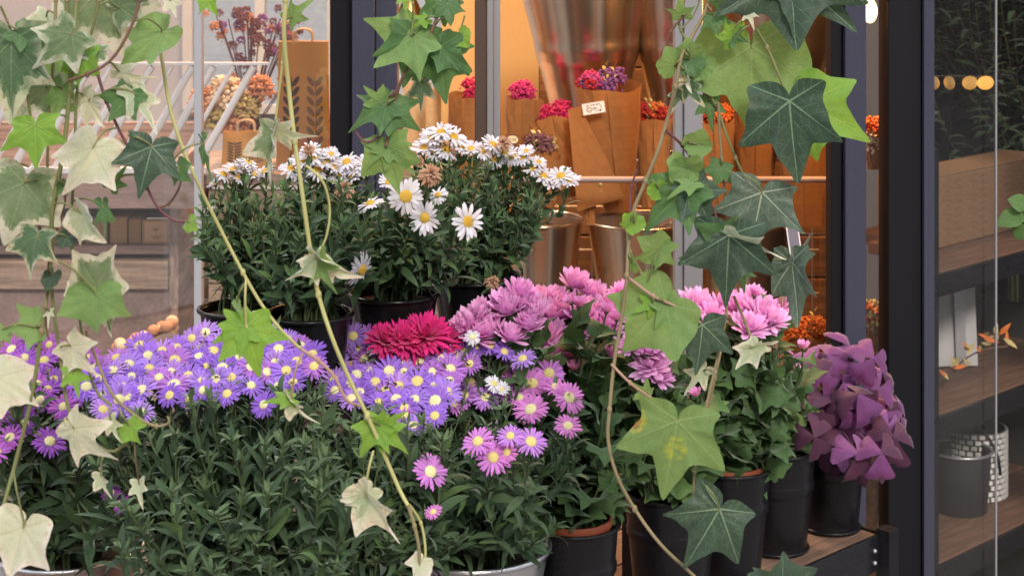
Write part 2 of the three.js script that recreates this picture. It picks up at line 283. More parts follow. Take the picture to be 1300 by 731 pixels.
// ray petals: strap shaped, +y axis of the head is up, petals radiate
function petalGeo(w, rows, o) { const g = blade((t) => w * (t < .08 ? .35 + t * 5 : 1) * Math.pow(clamp(1 - Math.pow(t, o.sharp ?? 7), 0, 1), .6) * (.72 + .5 * t * (1.5 - t)), rows, o); return g; }
function headGeo(R, rings, cBase, cTip) {   // rings: [count, radius0, length, elevation, width, curl, jitter]
  const parts = [];
  for (const [n, r0, len, el, w, curl, jit, y0 = 0] of rings) for (let i = 0; i < n; i++) {
    const a = (i + (R() - .5) * .7) / n * Math.PI * 2, e = el + (R() - .5) * jit, l = len * (.86 + R() * .22), g = petalGeo(w / len * (.85 + R() * .3), 6, { fold: (R() - .3) * .5, curl: curl * (.6 + R() * .8), twist: (R() - .5) * .5, sharp: 6 });
    const k = .82 + R() * .3;
    colored(g, (v) => { const t = g.attributes.uv.getY(v), q = clamp(t * 1.15, 0, 1); return [0, 1, 2].map((c) => lerp(cBase[c], cTip[c], q) * k); });
    const dir = V(Math.cos(a) * Math.cos(e), Math.sin(e), Math.sin(a) * Math.cos(e)), nrm = V(-Math.cos(a) * Math.sin(e), Math.cos(e), -Math.sin(a) * Math.sin(e));
    g.applyMatrix4(place(V(Math.cos(a) * r0, y0, Math.sin(a) * r0), dir, nrm, l)); parts.push(g);
  }
  return mergeGeometries(parts);
}
function discGeo(R, r, h) {
  const parts = [], n = 70;
  const dome = new THREE.SphereGeometry(1, 16, 6, 0, Math.PI * 2, 0, Math.PI / 2); dome.scale(r, h, r); parts.push(dome.toNonIndexed());
  for (let i = 0; i < n; i++) { const q = Math.sqrt((i + .5) / n), a = i * 2.39996, g = new THREE.ConeGeometry(r * .11, r * .34, 5); g.translate(0, r * .1, 0); const rr = r * q * .98, y = h * Math.sqrt(Math.max(0, 1 - q * q)); g.rotateZ(-q * .8); g.rotateY(-a); g.translate(Math.cos(a) * rr, y, Math.sin(a) * rr); parts.push(g.toNonIndexed()); }
  for (const g of parts) g.deleteAttribute('uv'); return mergeGeometries(parts);
}
function cupGeo(r, h) { const g = lathe([[0, -h], [r * .35, -h * .95], [r * .8, -h * .5], [r, 0], [r * .9, h * .12], [r * .5, h * .1]], 14); g.deleteAttribute('uv'); return g; }
const petalMat = (c, tr = .35) => phy({ color: c, vertexColors: true, roughness: .85, transmission: tr, thickness: 0, sheen: .2, side: THREE.DoubleSide });
const RH = rng(77);
const asterHeads = (b, t) => Array.from({ length: 4 }, (_, k) => headGeo(RH, [[23 + k, .24, .76, .06 + .1 * (k % 2), .078, .4, .42], [15, .24, .68, .36, .07, .35, .45, .03]], b, t));
const H_VIOLET = asterHeads([.86, .8, .95], [.8, .74, 1]), H_LILAC = asterHeads([.98, .9, .98], [1, .74, .98]);
const H_WHITE = Array.from({ length: 4 }, (_, k) => headGeo(RH, [[18 + k, .2, .8, [.05, .2, -.12, .4][k], .105, .35, .4], [9, .18, .72, [.25, .45, .05, .6][k], .095, .35, .45, .02]], [.95, .96, .93], [.97, .96, 1]));
const H_DRY = Array.from({ length: 2 }, () => headGeo(RH, [[26, .12, .85, -.1, .09, 1.2, 1.3], [24, .1, .7, .6, .085, 1.1, 1.4, .06], [16, .06, .6, 1.1, .08, .8, 1.2, .1]], [.72, .52, .4], [1, .88, .78]));
const H_MUM = Array.from({ length: 6 }, (_, k) => headGeo(RH, [[13, .12, 1, [.3, .42, .36, .5, .24, .55][k], .165, -.12, .3], [12, .12, .95, [.58, .7, .64, .78, .5, .85][k], .16, -.25, .28, .03], [10, .1, .88, [.85, .95, .9, 1, .76, 1.08][k], .155, -.3, .25, .06], [7, .07, .78, 1.15, .14, -.35, .22, .08], [5, .03, .66, 1.38, .13, -.4, .15, .1]], [.92, .72, .88], [1, 1, 1]));
const H_MAG = Array.from({ length: 3 }, () => headGeo(RH, [[28, .1, 1, .1, .085, .2, .3], [26, .1, .94, .36, .085, 0, .3, .03], [22, .1, .84, .66, .08, -.2, .25, .06], [16, .07, .72, .95, .08, -.4, .22, .08], [10, .03, .56, 1.28, .08, -.6, .2, .1]], [.7, .5, .7], [1, 1, 1]));
const DISC = [discGeo(RH, .32, .16), discGeo(RH, .29, .22)], CUP = cupGeo(.26, .34), CUPL = cupGeo(.3, .42);
const pollen = [std({ color: lin(.7, .62, .26), roughness: .9 }), std({ color: lin(.76, .72, .42), roughness: .9 }), std({ color: lin(.62, .4, .06), roughness: .9 })];
const budGeo = (() => { const parts = []; for (let i = 0; i < 9; i++) { const g = petalGeo(.3, 5, { fold: .5, curl: -.5, sharp: 4 }); colored(g, (v) => { const t = g.attributes.uv.getY(v); return [lerp(.7, 1, t), lerp(.55, .75, t), lerp(.65, .95, t)]; }); const a = i * 2.4, e = 1.25; g.applyMatrix4(place(V(Math.cos(a) * .22, 0, Math.sin(a) * .22), V(Math.cos(a) * Math.cos(e), Math.sin(e), Math.sin(a) * Math.cos(e)), V(Math.cos(a), .1, Math.sin(a)), 1)); parts.push(g); } return mergeGeometries(parts); })();

// a plant grown from its pot: every flower gets a stem, more stems carry leaves only
function stemCurve(R, p0, p1) {
  const L = p0.distanceTo(p1), out = p1.clone().sub(p0).setY(0), m1 = p0.clone().add(V(0, L * .34, 0)).addScaledVector(out, .12), m2 = p0.clone().lerp(p1, .68).addScaledVector(out, .1).add(V((R() - .5) * .03, 0, (R() - .5) * .03));
  return new THREE.CatmullRomCurve3([p0, m1, m2, p1], false, 'centripetal');
}
function plant(name, label, category, o) {
  const g = thing(name, label, category, o.base.clone(), o.group), R = rng(o.seed), inv = o.base, leaves = [], tinies = [], stems = [], loc = (p) => p.clone().sub(inv);
  const grow = (top, kind, normal) => {
    const a = R() * 6.28, rr = o.spread * Math.sqrt(R()), p0 = o.base.clone().add(V(Math.cos(a) * rr, -.005, Math.sin(a) * rr)), c = stemCurve(R, p0, top), L = c.getLength();
    stems.push(tube(c.getPoints(5).map(loc), o.stem ?? .0017, 9, 5, .6));
    let n = Math.round(L * (o.perMetre ?? 60)), ga = R() * 6.28;
    for (let i = 0; i < n; i++) {
      const t = lerp(o.from ?? .12, kind === 'leafy' ? 1 : .93, (i + R() * .6) / n), p = c.getPoint(t), tan = c.getTangent(t); ga += 2.4 + (R() - .5) * .6;
      const s1 = tan.clone().cross(V(.3, .1, 1)).normalize(), s2 = tan.clone().cross(s1), rad = s1.multiplyScalar(Math.cos(ga)).addScaledVector(s2, Math.sin(ga));
      const al = lerp(1.25, .62, t) + (R() - .5) * .5, dir = tan.clone().multiplyScalar(Math.cos(al)).addScaledVector(rad, Math.sin(al)); dir.y += .12; dir.normalize();
      const nrm = tan.clone().addScaledVector(V(R() - .5, R() - .5, R() - .5), .7);
      leaves.push({ p: loc(p), dir, nrm, s: lerp(o.leaf[1], o.leaf[0], t) * (.7 + R() * .55), k: R() * o.shapes.length | 0, m: Math.min(o.mats.length - 1, R() * R() * o.mats.length * 1.25 | 0), d: -p.z - Math.max(0, rad.z) * .03 });
    }
    if (o.tips && (kind === 'leafy' || R() < .4)) for (let q = 0; q < o.tips; q++) { const tt = q < 5 ? 1 : .9 + R() * .1, p = c.getPoint(tt), a2 = R() * 6.28, e = .1 + R() * 1.2, d2 = V(Math.cos(a2) * Math.cos(e), Math.sin(e), Math.sin(a2) * Math.cos(e)); tinies.push({ p: loc(p).addScaledVector(d2, .002), dir: d2, s: .008 + R() * .012, k: R() * 2 | 0 }); }
    return c;
  };
  for (const f of o.flowers ?? []) {
    const R2 = f.r, n = V((R() - .5) * 1.1 + (f.nx ?? 0), (f.ny ?? (.55 + R() * .7)) + (f.ny === undefined ? 0 : (R() - .5) * .3), f.nz ?? (.45 + R() * .5)).normalize();
    grow(f.p.clone().addScaledVector(n, -R2 * .3), 'flower');
    const fl = new THREE.Group(); fl.name = f.name ?? 'flower'; g.add(fl); fl.position.copy(loc(f.p));
    fl.quaternion.setFromUnitVectors(V(0, 1, 0), n).multiply(new THREE.Quaternion().setFromAxisAngle(V(0, 1, 0), R() * 6.28)); fl.scale.setScalar(R2);
    const hs = f.heads ?? o.heads; mesh('petals', hs[R() * hs.length | 0], f.mat ?? o.petal[R() * o.petal.length | 0], fl);
    if (!f.noDisc) mesh('disc', DISC[R() * 2 | 0], f.disc ?? o.disc[R() * o.disc.length | 0], fl);
    mesh('calyx', f.cup ?? CUP, calyxMat, fl);
  }
  for (const p of o.leafy ?? []) grow(p, 'leafy');
  // the blades that show largest are parts of their own, the rest is one mass
  const vis = (l) => l.d - l.s * 1.2; leaves.sort((a, b) => vis(a) - vis(b));
  leaves.forEach((l, i) => { l.mat4 = place(l.p, l.dir, l.nrm, l.s); if (i < (o.parts ?? 150)) { const m = mesh('leaf', o.shapes[l.k], o.mats[l.m], g); put(m, l.mat4); l.done = 1; } });
  o.mats.forEach((m, q) => { const gs = leaves.filter((l) => !l.done && l.m === q).map((l) => o.shapes[l.k].clone().applyMatrix4(l.mat4)); if (gs.length) mesh('foliage', mergeGeometries(gs), m, g, true); });
  if (tinies.length) mesh('leaf_buds', mergeGeometries(tinies.map((l) => TINY[l.k].clone().applyMatrix4(place(l.p, l.dir, V(0, 1, .3), l.s)))), o.tipMat ?? o.mats[o.mats.length - 1], g, true);
  mesh('stems', mergeGeometries(stems), o.stemMat ?? stemMat, g, true);
  return g;
}
// points scattered in a polygon of the photograph, each given the depth of the mound there
function scatter(seed, poly, n, gap, depth) {
  const R = rng(seed), xs = poly.map((p) => p[0]), ys = poly.map((p) => p[1]), x0 = Math.min(...xs), x1 = Math.max(...xs), y0 = Math.min(...ys), y1 = Math.max(...ys), out = [];
  for (let k = 0; k < n * 60 && out.length < n; k++) {
    const x = lerp(x0, x1, R()), y = lerp(y0, y1, R()); let inside = false;
    for (let i = 0, j = poly.length - 1; i < poly.length; j = i++) if (poly[i][1] > y !== poly[j][1] > y && x < (poly[j][0] - poly[i][0]) * (y - poly[i][1]) / (poly[j][1] - poly[i][1]) + poly[i][0]) inside = !inside;
    if (inside && out.every(([a, b]) => Math.hypot(a - x, (b - y) * 1.3) > gap)) out.push([x, y]);
  }
  return out.map(([x, y]) => P(x, y, depth(x, y, R)));
}
// ---------------------------------------------------------------- the asters of the front row
const fl = (list, r, depth, extra = {}) => list.map(([x, y, k = 1, e]) => { const d = depth(x, y); return { p: P(x, y, d), r: r * k, ...extra, ...e }; });
const pts = (ps, r, jit, seed, extra = {}) => { const R = rng(seed); return ps.map((p) => ({ p, r: r * (1 - jit / 2 + R() * jit), ...extra })); };
const VIO = [petalMat(lin(.44, .22, .74)), petalMat(lin(.54, .32, .8)), petalMat(lin(.38, .17, .68)), petalMat(lin(.62, .36, .78)), petalMat(lin(.58, .24, .66))];
const MAGV = [petalMat(lin(.42, .1, .55)), petalMat(lin(.5, .15, .6)), petalMat(lin(.36, .12, .6))];
const LIL = [petalMat(lin(.66, .3, .72)), petalMat(lin(.76, .33, .7)), petalMat(lin(.58, .32, .78))];
const WHT = [petalMat(lin(.8, .78, .84)), petalMat(lin(.74, .72, .76))], DRY = [petalMat(lin(.52, .34, .24)), petalMat(lin(.46, .32, .24))];
const soilTop = (k, h) => POT[k].clone().add(V(0, h, 0));
const asterCommon = { shapes: AST, mats: ASTER_LEAF, leaf: [.03, .062], perMetre: 66, spread: .055, tips: 13, tipMat: leafMats(T_ASTER, [lin(.14, .22, .08)])[0], disc: pollen.slice(0, 2) };
{
  const dep = (x, y) => lerp(2.08, 2.3, clamp((600 - y) / 160, 0, 1));
  plant('aster_plant', 'aster with magenta purple flowers in the zinc bucket behind the cream ivy leaf', 'flower plant', { ...asterCommon, seed: 101, base: soilTop('zincLeft', .135), heads: H_LILAC, petal: MAGV, leaf: [.034, .07], parts: 150,
    flowers: [...fl([[7, 517], [12, 556], [30, 538], [62, 561, 1.1], [50, 508], [68, 483], [80, 517], [46, 489], [11, 464], [30, 455], [90, 452], [14, 444], [36, 434, .8], [105, 500], [100, 470], [142, 531], [20, 484], [55, 458], [75, 445, .8], [-8, 500], [-20, 540], [-6, 575], [40, 470], [60, 495, .9], [25, 500, .9], [92, 486], [118, 476], [112, 455, .9], [62, 438, .8], [18, 526, .8], [85, 535, .9]], .0205, dep), ...fl([[149, 640, .8], [140, 625, .7]], .0185, () => 1.97)],
    leafy: scatter(1, [[-40, 470], [150, 480], [170, 600], [160, 700], [-40, 700]], 34, 18, (x, y, R) => lerp(2.12, 2.3, R())) });
}
{
  const dep = (x, y) => lerp(1.93, 2.13, clamp((540 - y) / 120, 0, 1));
  plant('aster_plant', 'aster with dense violet flowers over long dark leaves, below the left pane', 'flower plant', { ...asterCommon, seed: 102, base: soilTop('zincFrontA', .135), heads: H_VIOLET, petal: VIO, parts: 260, leaf: [.032, .072],
    flowers: [...pts(scatter(2, [[105, 468], [150, 448], [205, 432], [255, 420], [300, 424], [345, 426], [395, 438], [400, 470], [345, 472], [300, 478], [255, 486], [200, 492], [140, 512], [108, 500]], 58, 18, dep), .0192, .35, 5), ...fl([[318, 490], [335, 514, .95], [178, 524, 1], [258, 496], [160, 504], [215, 502, .9], [288, 500, .9], [238, 508, .7], [372, 486], [352, 490, .8], [130, 520, .9]], .018, dep)],
    leafy: [...scatter(3, [[110, 500], [250, 490], [420, 500], [450, 600], [430, 731], [140, 731], [120, 620]], 86, 16, (x, y, R) => lerp(1.85, 2.0, R()) + (731 - y) / 2600)] });
}
{
  const dep = (x, y) => lerp(2.02, 2.24, clamp((560 - y) / 120, 0, 1));
  plant('aster_plant', 'aster with violet flowers in front of the magenta chrysanthemum', 'flower plant', { ...asterCommon, seed: 103, base: soilTop('zincFrontB', .135), heads: H_VIOLET, petal: VIO, parts: 240, leaf: [.03, .066],
    flowers: [...pts(scatter(4, [[392, 452], [430, 436], [455, 424], [490, 432], [530, 446], [560, 444], [575, 470], [565, 505], [530, 520], [505, 520], [465, 512], [440, 490], [400, 480]], 46, 18, dep), .0195, .35, 6), ...fl([[623, 439], [664, 456], [589, 447, .9], [640, 447, .9], [525, 540, .9], [498, 545, .8], [478, 530, .9], [446, 506], [425, 496], [552, 528, .9], [515, 528, .8], [608, 440, .9], [576, 452], [596, 462, .9]], .0185, dep)],
    leafy: scatter(5, [[400, 510], [560, 530], [580, 620], [560, 731], [420, 731]], 62, 15, (x, y, R) => lerp(1.98, 2.12, R())) });
}
{
  const dep = (x, y) => y > 550 ? 2.0 : lerp(2.06, 2.27, clamp((600 - y) / 140, 0, 1));
  plant('aster_plant', 'aster with pink lilac flowers and narrow leaves in the shiny zinc bucket', 'flower plant', { ...asterCommon, seed: 104, base: soilTop('zincMid', .132), heads: H_LILAC, petal: LIL, parts: 260, leaf: [.028, .06], tips: 7,
    flowers: [...fl([[596, 485, 1.1], [569, 478], [559, 510], [574, 513], [617, 505], [676, 487, 1.05], [697, 474, 1.05], [722, 505, 1.1], [674, 520, 1.12], [721, 541, .9], [607, 561, 1], [626, 581, 1.05], [644, 574, .7], [648, 554, .8], [674, 561, .95], [546, 599, 1.05], [532, 487], [530, 508], [545, 492, .9], [640, 470], [655, 480, .9], [705, 492, .9], [585, 466, .9], [610, 472, .9], [560, 494, .9], [590, 502, .9], [640, 498, .8], [660, 505, .8]], .0205, dep), ...fl([[550, 650, .6]], .0185, () => 1.98)],
    leafy: scatter(6, [[520, 530], [640, 520], [720, 540], [745, 620], [690, 690], [600, 700], [540, 690]], 60, 15, (x, y, R) => lerp(2.06, 2.28, R())) });
}
plant('white_aster', 'small white aster peeping out among the violet asters', 'flower plant', { ...asterCommon, seed: 105, base: onBench(-.86, .25, DECK + .14), heads: H_WHITE, petal: WHT, parts: 20, spread: .03,
  flowers: fl([[318, 404, .8], [332, 412, .9], [345, 418, .7], [478, 443, .9], [492, 438, .8], [600, 428, .8], [627, 487, .9], [636, 494, .8], [380, 440, .7]], .0145, (x) => x < 400 ? 2.14 : 2.2), leafy: [] });

// ---------------------------------------------------------------- white asters of the upper step
const whiteCommon = { shapes: WAS, mats: WHITE_LEAF, leaf: [.022, .045], perMetre: 95, spread: .03, tips: 7, disc: [pollen[2]], heads: H_WHITE, petal: WHT, from: .22, tipMat: WHITE_LEAF[3] };
const dry = { heads: H_DRY, mat: DRY[0], noDisc: 1, name: 'wilted_flower' };
plant('white_aster', 'white aster with dark narrow leaves by the pale joint of the left pane', 'flower plant', { ...whiteCommon, seed: 111, base: soilTop('w0', .083), parts: 130, leaf: [.02, .042],
  flowers: fl([[283, 222], [296, 216], [310, 212], [322, 222], [335, 218], [302, 226, .8], [272, 234, .7], [265, 268, .6], [315, 206, .8]], .0165, (x, y) => 2.24, { ny: .9, nz: .2 }),
  leafy: scatter(12, [[258, 250], [300, 228], [370, 236], [400, 300], [380, 350], [280, 358], [250, 330]], 44, 13, (x, y, R) => lerp(2.18, 2.33, R())) });
plant('white_aster', 'white aster with a cluster of flowers behind the trailing ivy stem', 'flower plant', { ...whiteCommon, seed: 112, base: soilTop('w1', .095), parts: 130,
  flowers: [...fl([[370, 214], [385, 205], [398, 200], [412, 206], [425, 212], [440, 206], [455, 213], [465, 208], [402, 216], [380, 222, .9], [432, 222], [448, 224], [395, 190, .8], [420, 196, .7]], .018, (x, y) => 2.2, { ny: .8, nz: .45 }), ...fl([[437, 240, .95], [391, 190, .6]], .017, () => 2.17, dry), ...fl([[470, 259, 1]], .0185, () => 2.14, { ny: 1, nz: .15 })],
  leafy: scatter(13, [[360, 230], [450, 232], [470, 300], [450, 350], [390, 365], [330, 355], [340, 280]], 50, 13, (x, y, R) => lerp(2.1, 2.26, R())) });
plant('white_aster', 'white aster with wide open yellow eyed flowers over grey green leaves', 'flower plant', { ...whiteCommon, seed: 113, base: soilTop('w2', .098), parts: 150, leaf: [.026, .05],
  flowers: [...fl([[515, 249, 1.12, { nx: -.1 }], [540, 276, 1.05, { nx: .1 }], [593, 281, 1.12, { nx: .3 }]], .0215, () => 2.17, { ny: .12, nz: 1 }), ...fl([[458, 342, 1.1]], .021, () => 2.15, { nx: .5, ny: -.35, nz: .6 }), ...fl([[546, 222, 1]], .019, () => 2.2, dry), ...fl([[556, 248, .8], [492, 232, .8]], .018, () => 2.24)],
  leafy: scatter(14, [[450, 250], [520, 255], [600, 290], [590, 335], [540, 345], [450, 345], [435, 320]], 48, 13, (x, y, R) => lerp(2.18, 2.36, R())) });
plant('white_aster', 'tall white aster in front of the warm tinted zinc buckets', 'flower plant', { ...whiteCommon, seed: 114, base: soilTop('w3', .098), parts: 160,
  flowers: [...fl([[522, 196], [538, 188], [549, 176, 1.1], [560, 168, 1.1], [575, 174, 1.2], [585, 186], [552, 192], [566, 190, 1.1], [598, 190], [612, 192, .9], [626, 184], [640, 194], [652, 198], [630, 202], [662, 200, .9], [668, 192, .7], [676, 214, .9], [690, 224, 1], [700, 230], [712, 224, 1.1], [722, 230], [684, 206, .7]], .0185, (x, y) => 2.38, { ny: .75, nz: .4 }), ...fl([[640, 182, .8], [532, 205, .6], [625, 358, .75]], .0175, (x, y) => y > 300 ? 2.3 : 2.36, dry)],
  leafy: scatter(15, [[520, 210], [600, 200], [690, 230], [698, 270], [670, 312], [640, 325], [570, 325], [540, 300], [525, 250]], 60, 13, (x, y, R) => lerp(2.3, 2.48, R())) });

// ---------------------------------------------------------------- chrysanthemums
const PINK = [petalMat(lin(.9, .42, .76)), petalMat(lin(.86, .44, .76)), petalMat(lin(.92, .52, .82))], CERISE = [petalMat(lin(.78, .008, .24)), petalMat(lin(.7, .008, .2))];
const mumCommon = { shapes: MUM, mats: MUM_LEAF, leaf: [.042, .076], perMetre: 38, spread: .025, stem: .0022, heads: H_MUM, petal: PINK, tips: 0, disc: pollen, from: .15 };
const bud = { heads: [budGeo], noDisc: 1, name: 'bud', ny: 1, nz: .2, cup: CUPL };
const mum = { noDisc: 1, cup: CUPL };
plant('pink_chrysanthemum', 'pink chrysanthemum with many fan shaped flowers in front of the warm tinted zinc buckets', 'flower plant', { ...mumCommon, seed: 121, base: soilTop('A', .14), parts: 110,
  flowers: [...fl([[600, 412, .95], [648, 398, 1.05], [625, 425, .9], [660, 378, .9], [690, 388, 1], [722, 400, 1.1], [742, 412, 1.05], [700, 405, 1], [728, 366, .95], [752, 376, .8], [765, 420, .9], [695, 436, 1.12], [712, 452, .8], [795, 380, .9], [775, 392, .8], [640, 384, .7], [672, 418, .8], [604, 430, .85], [612, 400, .75], [590, 420, .8], [645, 430, .8], [682, 402, .85], [708, 384, .8], [750, 398, .9], [775, 410, .8], [730, 432, .8], [668, 392, .8], [735, 452, .6], [790, 396, .7]], .031, (x, y) => x < 690 ? lerp(2.24, 2.29, clamp((430 - y) / 60, 0, 1)) : lerp(2.34, 2.5, clamp((460 - y) / 110, 0, 1)), { ...mum, ny: 1, nz: .3 }),
    ...fl([[648, 418, .34], [735, 388, .36], [725, 384, .3], [770, 395, .32], [731, 468, .34], [697, 450, .3], [775, 452, .36], [660, 432, .3], [783, 405, .3]], .036, () => 2.32, bud)],
  leafy: scatter(16, [[690, 470], [800, 470], [805, 600], [770, 660], [700, 660], [680, 560]], 30, 16, (x, y, R) => lerp(2.26, 2.4, R())) });
plant('pink_chrysanthemum', 'pink chrysanthemum with half open flowers behind the hanging light ivy leaf', 'flower plant', { ...mumCommon, seed: 122, base: soilTop('E', .128), parts: 90,
  flowers: [...fl([[812, 432, .6], [840, 440, .5], [826, 466, .8], [836, 480, .6], [800, 440, .5], [820, 448, .6]], .036, () => 2.3, { ...mum, ny: .9, nz: .7 }), ...fl([[812, 428, .4], [845, 442, .42], [780, 448, .4], [884, 502, .32], [850, 460, .3]], .036, () => 2.34, bud)],
  leafy: scatter(17, [[790, 480], [900, 490], [905, 600], [850, 620], [800, 600]], 26, 16, (x, y, R) => lerp(2.36, 2.5, R())) });
plant('pink_chrysanthemum', 'pink chrysanthemum near the purple oxalis, terracotta pot below', 'flower plant', { ...mumCommon, seed: 123, base: soilTop('B', .138), parts: 120,
  flowers: [...fl([[885, 392, 1], [868, 404, .9], [902, 404, .8], [940, 398, 1], [965, 404, 1.1], [978, 410, .9], [950, 420, .9], [932, 388, .7], [915, 392, .7], [990, 396, .7], [955, 384, .8], [880, 412, .8]], .032, (x, y) => lerp(2.42, 2.54, clamp((430 - y) / 50, 0, 1)), { ...mum, ny: .95, nz: .4 }), ...fl([[958, 374, .36], [1020, 442, .34], [978, 440, .3], [912, 420, .3]], .036, () => 2.5, bud)],
  leafy: scatter(18, [[870, 440], [960, 440], [1025, 470], [1010, 540], [985, 585], [890, 600]], 40, 15, (x, y, R) => lerp(2.46, 2.6, R())) });
plant('leafy_chrysanthemum', 'green chrysanthemum without open flowers in the bucket next to the oxalis', 'flower plant', { ...mumCommon, seed: 124, base: soilTop('C', .126), parts: 60, leaf: [.03, .05],
  flowers: fl([[1000, 452, .26], [1012, 470, .26]], .034, () => 2.6, bud), leafy: scatter(19, [[960, 450], [1030, 470], [1030, 560], [960, 580]], 22, 14, (x, y, R) => lerp(2.6, 2.72, R())) });
plant('magenta_chrysanthemum', 'deep magenta chrysanthemum with dense flowers below the white asters', 'flower plant', { ...mumCommon, seed: 125, base: onBench(-.71, .2, DECK + .14), parts: 20, heads: H_MAG, petal: CERISE,
  flowers: fl([[508, 432, .9], [540, 427, 1.1], [564, 436, .8], [524, 436, .9], [488, 434, .8]], .03, (x, y) => lerp(2.2, 2.24, (x - 480) / 100), { ...mum, ny: .8, nz: .6 }), leafy: [] });

// ---------------------------------------------------------------- purple oxalis
{
  const o = thing('purple_oxalis', 'purple oxalis with triangular leaves in the bucket at the bench end', 'flower plant', soilTop('D', .12)), R = rng(131), base = soilTop('D', .12);
  const let_ = (k) => { const g = blade((t) => .012 + .64 * Math.pow(t, .85) * (t > .72 ? Math.sqrt(Math.max(0, 1 - ((t - .72) / .285) ** 2)) : 1), 16, { fold: -.18 - .12 * k, curl: .35 + .25 * k, lift: .1, cols: 6, wave: .06, ph: k }); const p = g.attributes.position; for (let i = 0; i < p.count; i++) { const x = p.getX(i); if (p.getY(i) > .4) p.setY(i, p.getY(i) - .16 * Math.exp(-((x / .12) ** 2)) * (p.getY(i) - .4) / .5); } g.computeVertexNormals(); return g; };
  const LET = [let_(0), let_(.7), let_(1.4)];
  const tex = leafTex(41, 'rgb(222,214,226)', 'rgb(255,225,245)', 7);
  const mats = [lin(.24, .05, .23), lin(.33, .1, .33), lin(.11, .014, .07), lin(.24, .03, .09)].map((c) => phy({ color: c, map: tex, roughness: .85, transmission: .3, thickness: 0, clearcoat: .25, clearcoatRoughness: .45, bumpMap: leafBump, bumpScale: .0005, side: THREE.DoubleSide }));
  const tops = [[1030, 470], [1050, 450, 1], [1080, 440], [1095, 462, 1.15], [1120, 470, 1.05], [1070, 475], [1040, 495], [1060, 505], [1090, 500, 1.15], [1115, 495], [1140, 510, 1], [1145, 530], [1120, 525, 1.1], [1085, 530, 1.2], [1050, 530, 1.1], [1030, 520], [1065, 545, 1.1], [1100, 550], [1135, 555, 1.1], [1120, 575, 1], [1090, 575], [1015, 500], [1020, 540], [1110, 455], [1062, 460, .9], [1045, 480, .9], [1100, 520, .9], [1105, 590, .9], [1075, 590, .8], [1075, 520], [1128, 540], [1010, 478, .8], [1035, 555], [1055, 570, .9]];
  tops.forEach(([x, y, k = 1]) => {
    const d = 2.66 + R() * .14 - clamp((y - 470) / 1000, 0, .1), p = P(x, y, d).sub(base), out = V(p.x, 0, p.z + .05).normalize();
    const leaf = new THREE.Group(); leaf.name = 'leaf'; o.add(leaf);
    mesh('petiole', tube([V((R() - .5) * .03, -.004, (R() - .5) * .03), V(p.x * .35, p.y * .55 + .02, p.z * .35), p], .0011, 8, 5), mats[3], leaf);
    const nrm = V(0, .6, .75).addScaledVector(out, .5).addScaledVector(V(R() - .5, R() - .5, R() - .5), .7).normalize(), a0 = R() * 6.28, t1 = nrm.clone().cross(V(.2, .3, 1)).normalize(), t2 = nrm.clone().cross(t1);
    const m = R() < .2 ? 2 : R() < .5 ? 1 : 0;
    for (let q = 0; q < 3; q++) { const a = a0 + q * 2.094, dir = t1.clone().multiplyScalar(Math.cos(a)).addScaledVector(t2, Math.sin(a)).addScaledVector(nrm, -.35 - R() * .4); put(mesh('leaflet', LET[R() * 3 | 0], mats[R() < .75 ? m : 2], leaf), place(p, dir, nrm, (.037 + R() * .011) * k)); }
  });
}
// ---------------------------------------------------------------- ivy hanging from above
const IVY_OUT = {   // half outlines about the leaf stalk: [degrees from the tip, radius]
  five: [[0, 1.02], [6, .83], [15, .67], [26, .57], [38, .62], [48, .74], [54, .87], [60, .7], [71, .54], [84, .46], [98, .48], [111, .55], [122, .43], [144, .29], [162, .18], [174, .08]],
  broad: [[0, 1.02], [8, .84], [18, .73], [29, .68], [39, .74], [49, .84], [56, .95], [63, .8], [78, .7], [92, .64], [106, .61], [120, .54], [136, .42], [152, .29], [166, .18], [175, .08]],
  foot: [[0, 1], [6, .78], [14, .58], [24, .44], [36, .5], [46, .64], [54, .74], [60, .62], [70, .45], [84, .36], [98, .43], [112, .5], [126, .42], [146, .3], [164, .18], [176, .07]],
  round: [[0, .84], [12, .79], [24, .74], [36, .73], [48, .75], [60, .72], [72, .67], [84, .64], [96, .62], [110, .6], [126, .55], [142, .48], [158, .38], [170, .24], [177, .12]],
};
const VEINS = { five: [0, 54, -54, 113, -113], broad: [0, 56, -56, 118, -118], foot: [0, 54, -54, 112, -112], round: [0, 45, -45, 95, -95] };
function outline(kind, seed) {
  const R = rng(seed), h = IVY_OUT[kind], P2 = [], jit = () => 1 + (R() - .5) * .1, add = (deg, r) => { const a = deg * Math.PI / 180; P2.push(new THREE.Vector3(Math.sin(a) * r, Math.cos(a) * r, 0)); };
  for (const [d, r] of h) add(d, r * jit()); add(180, .03); for (let i = h.length - 1; i > 0; i--) add(-h[i][0], h[i][1] * jit());
  return new THREE.CatmullRomCurve3(P2, true, 'centripetal').getPoints(88).slice(0, 88);
}
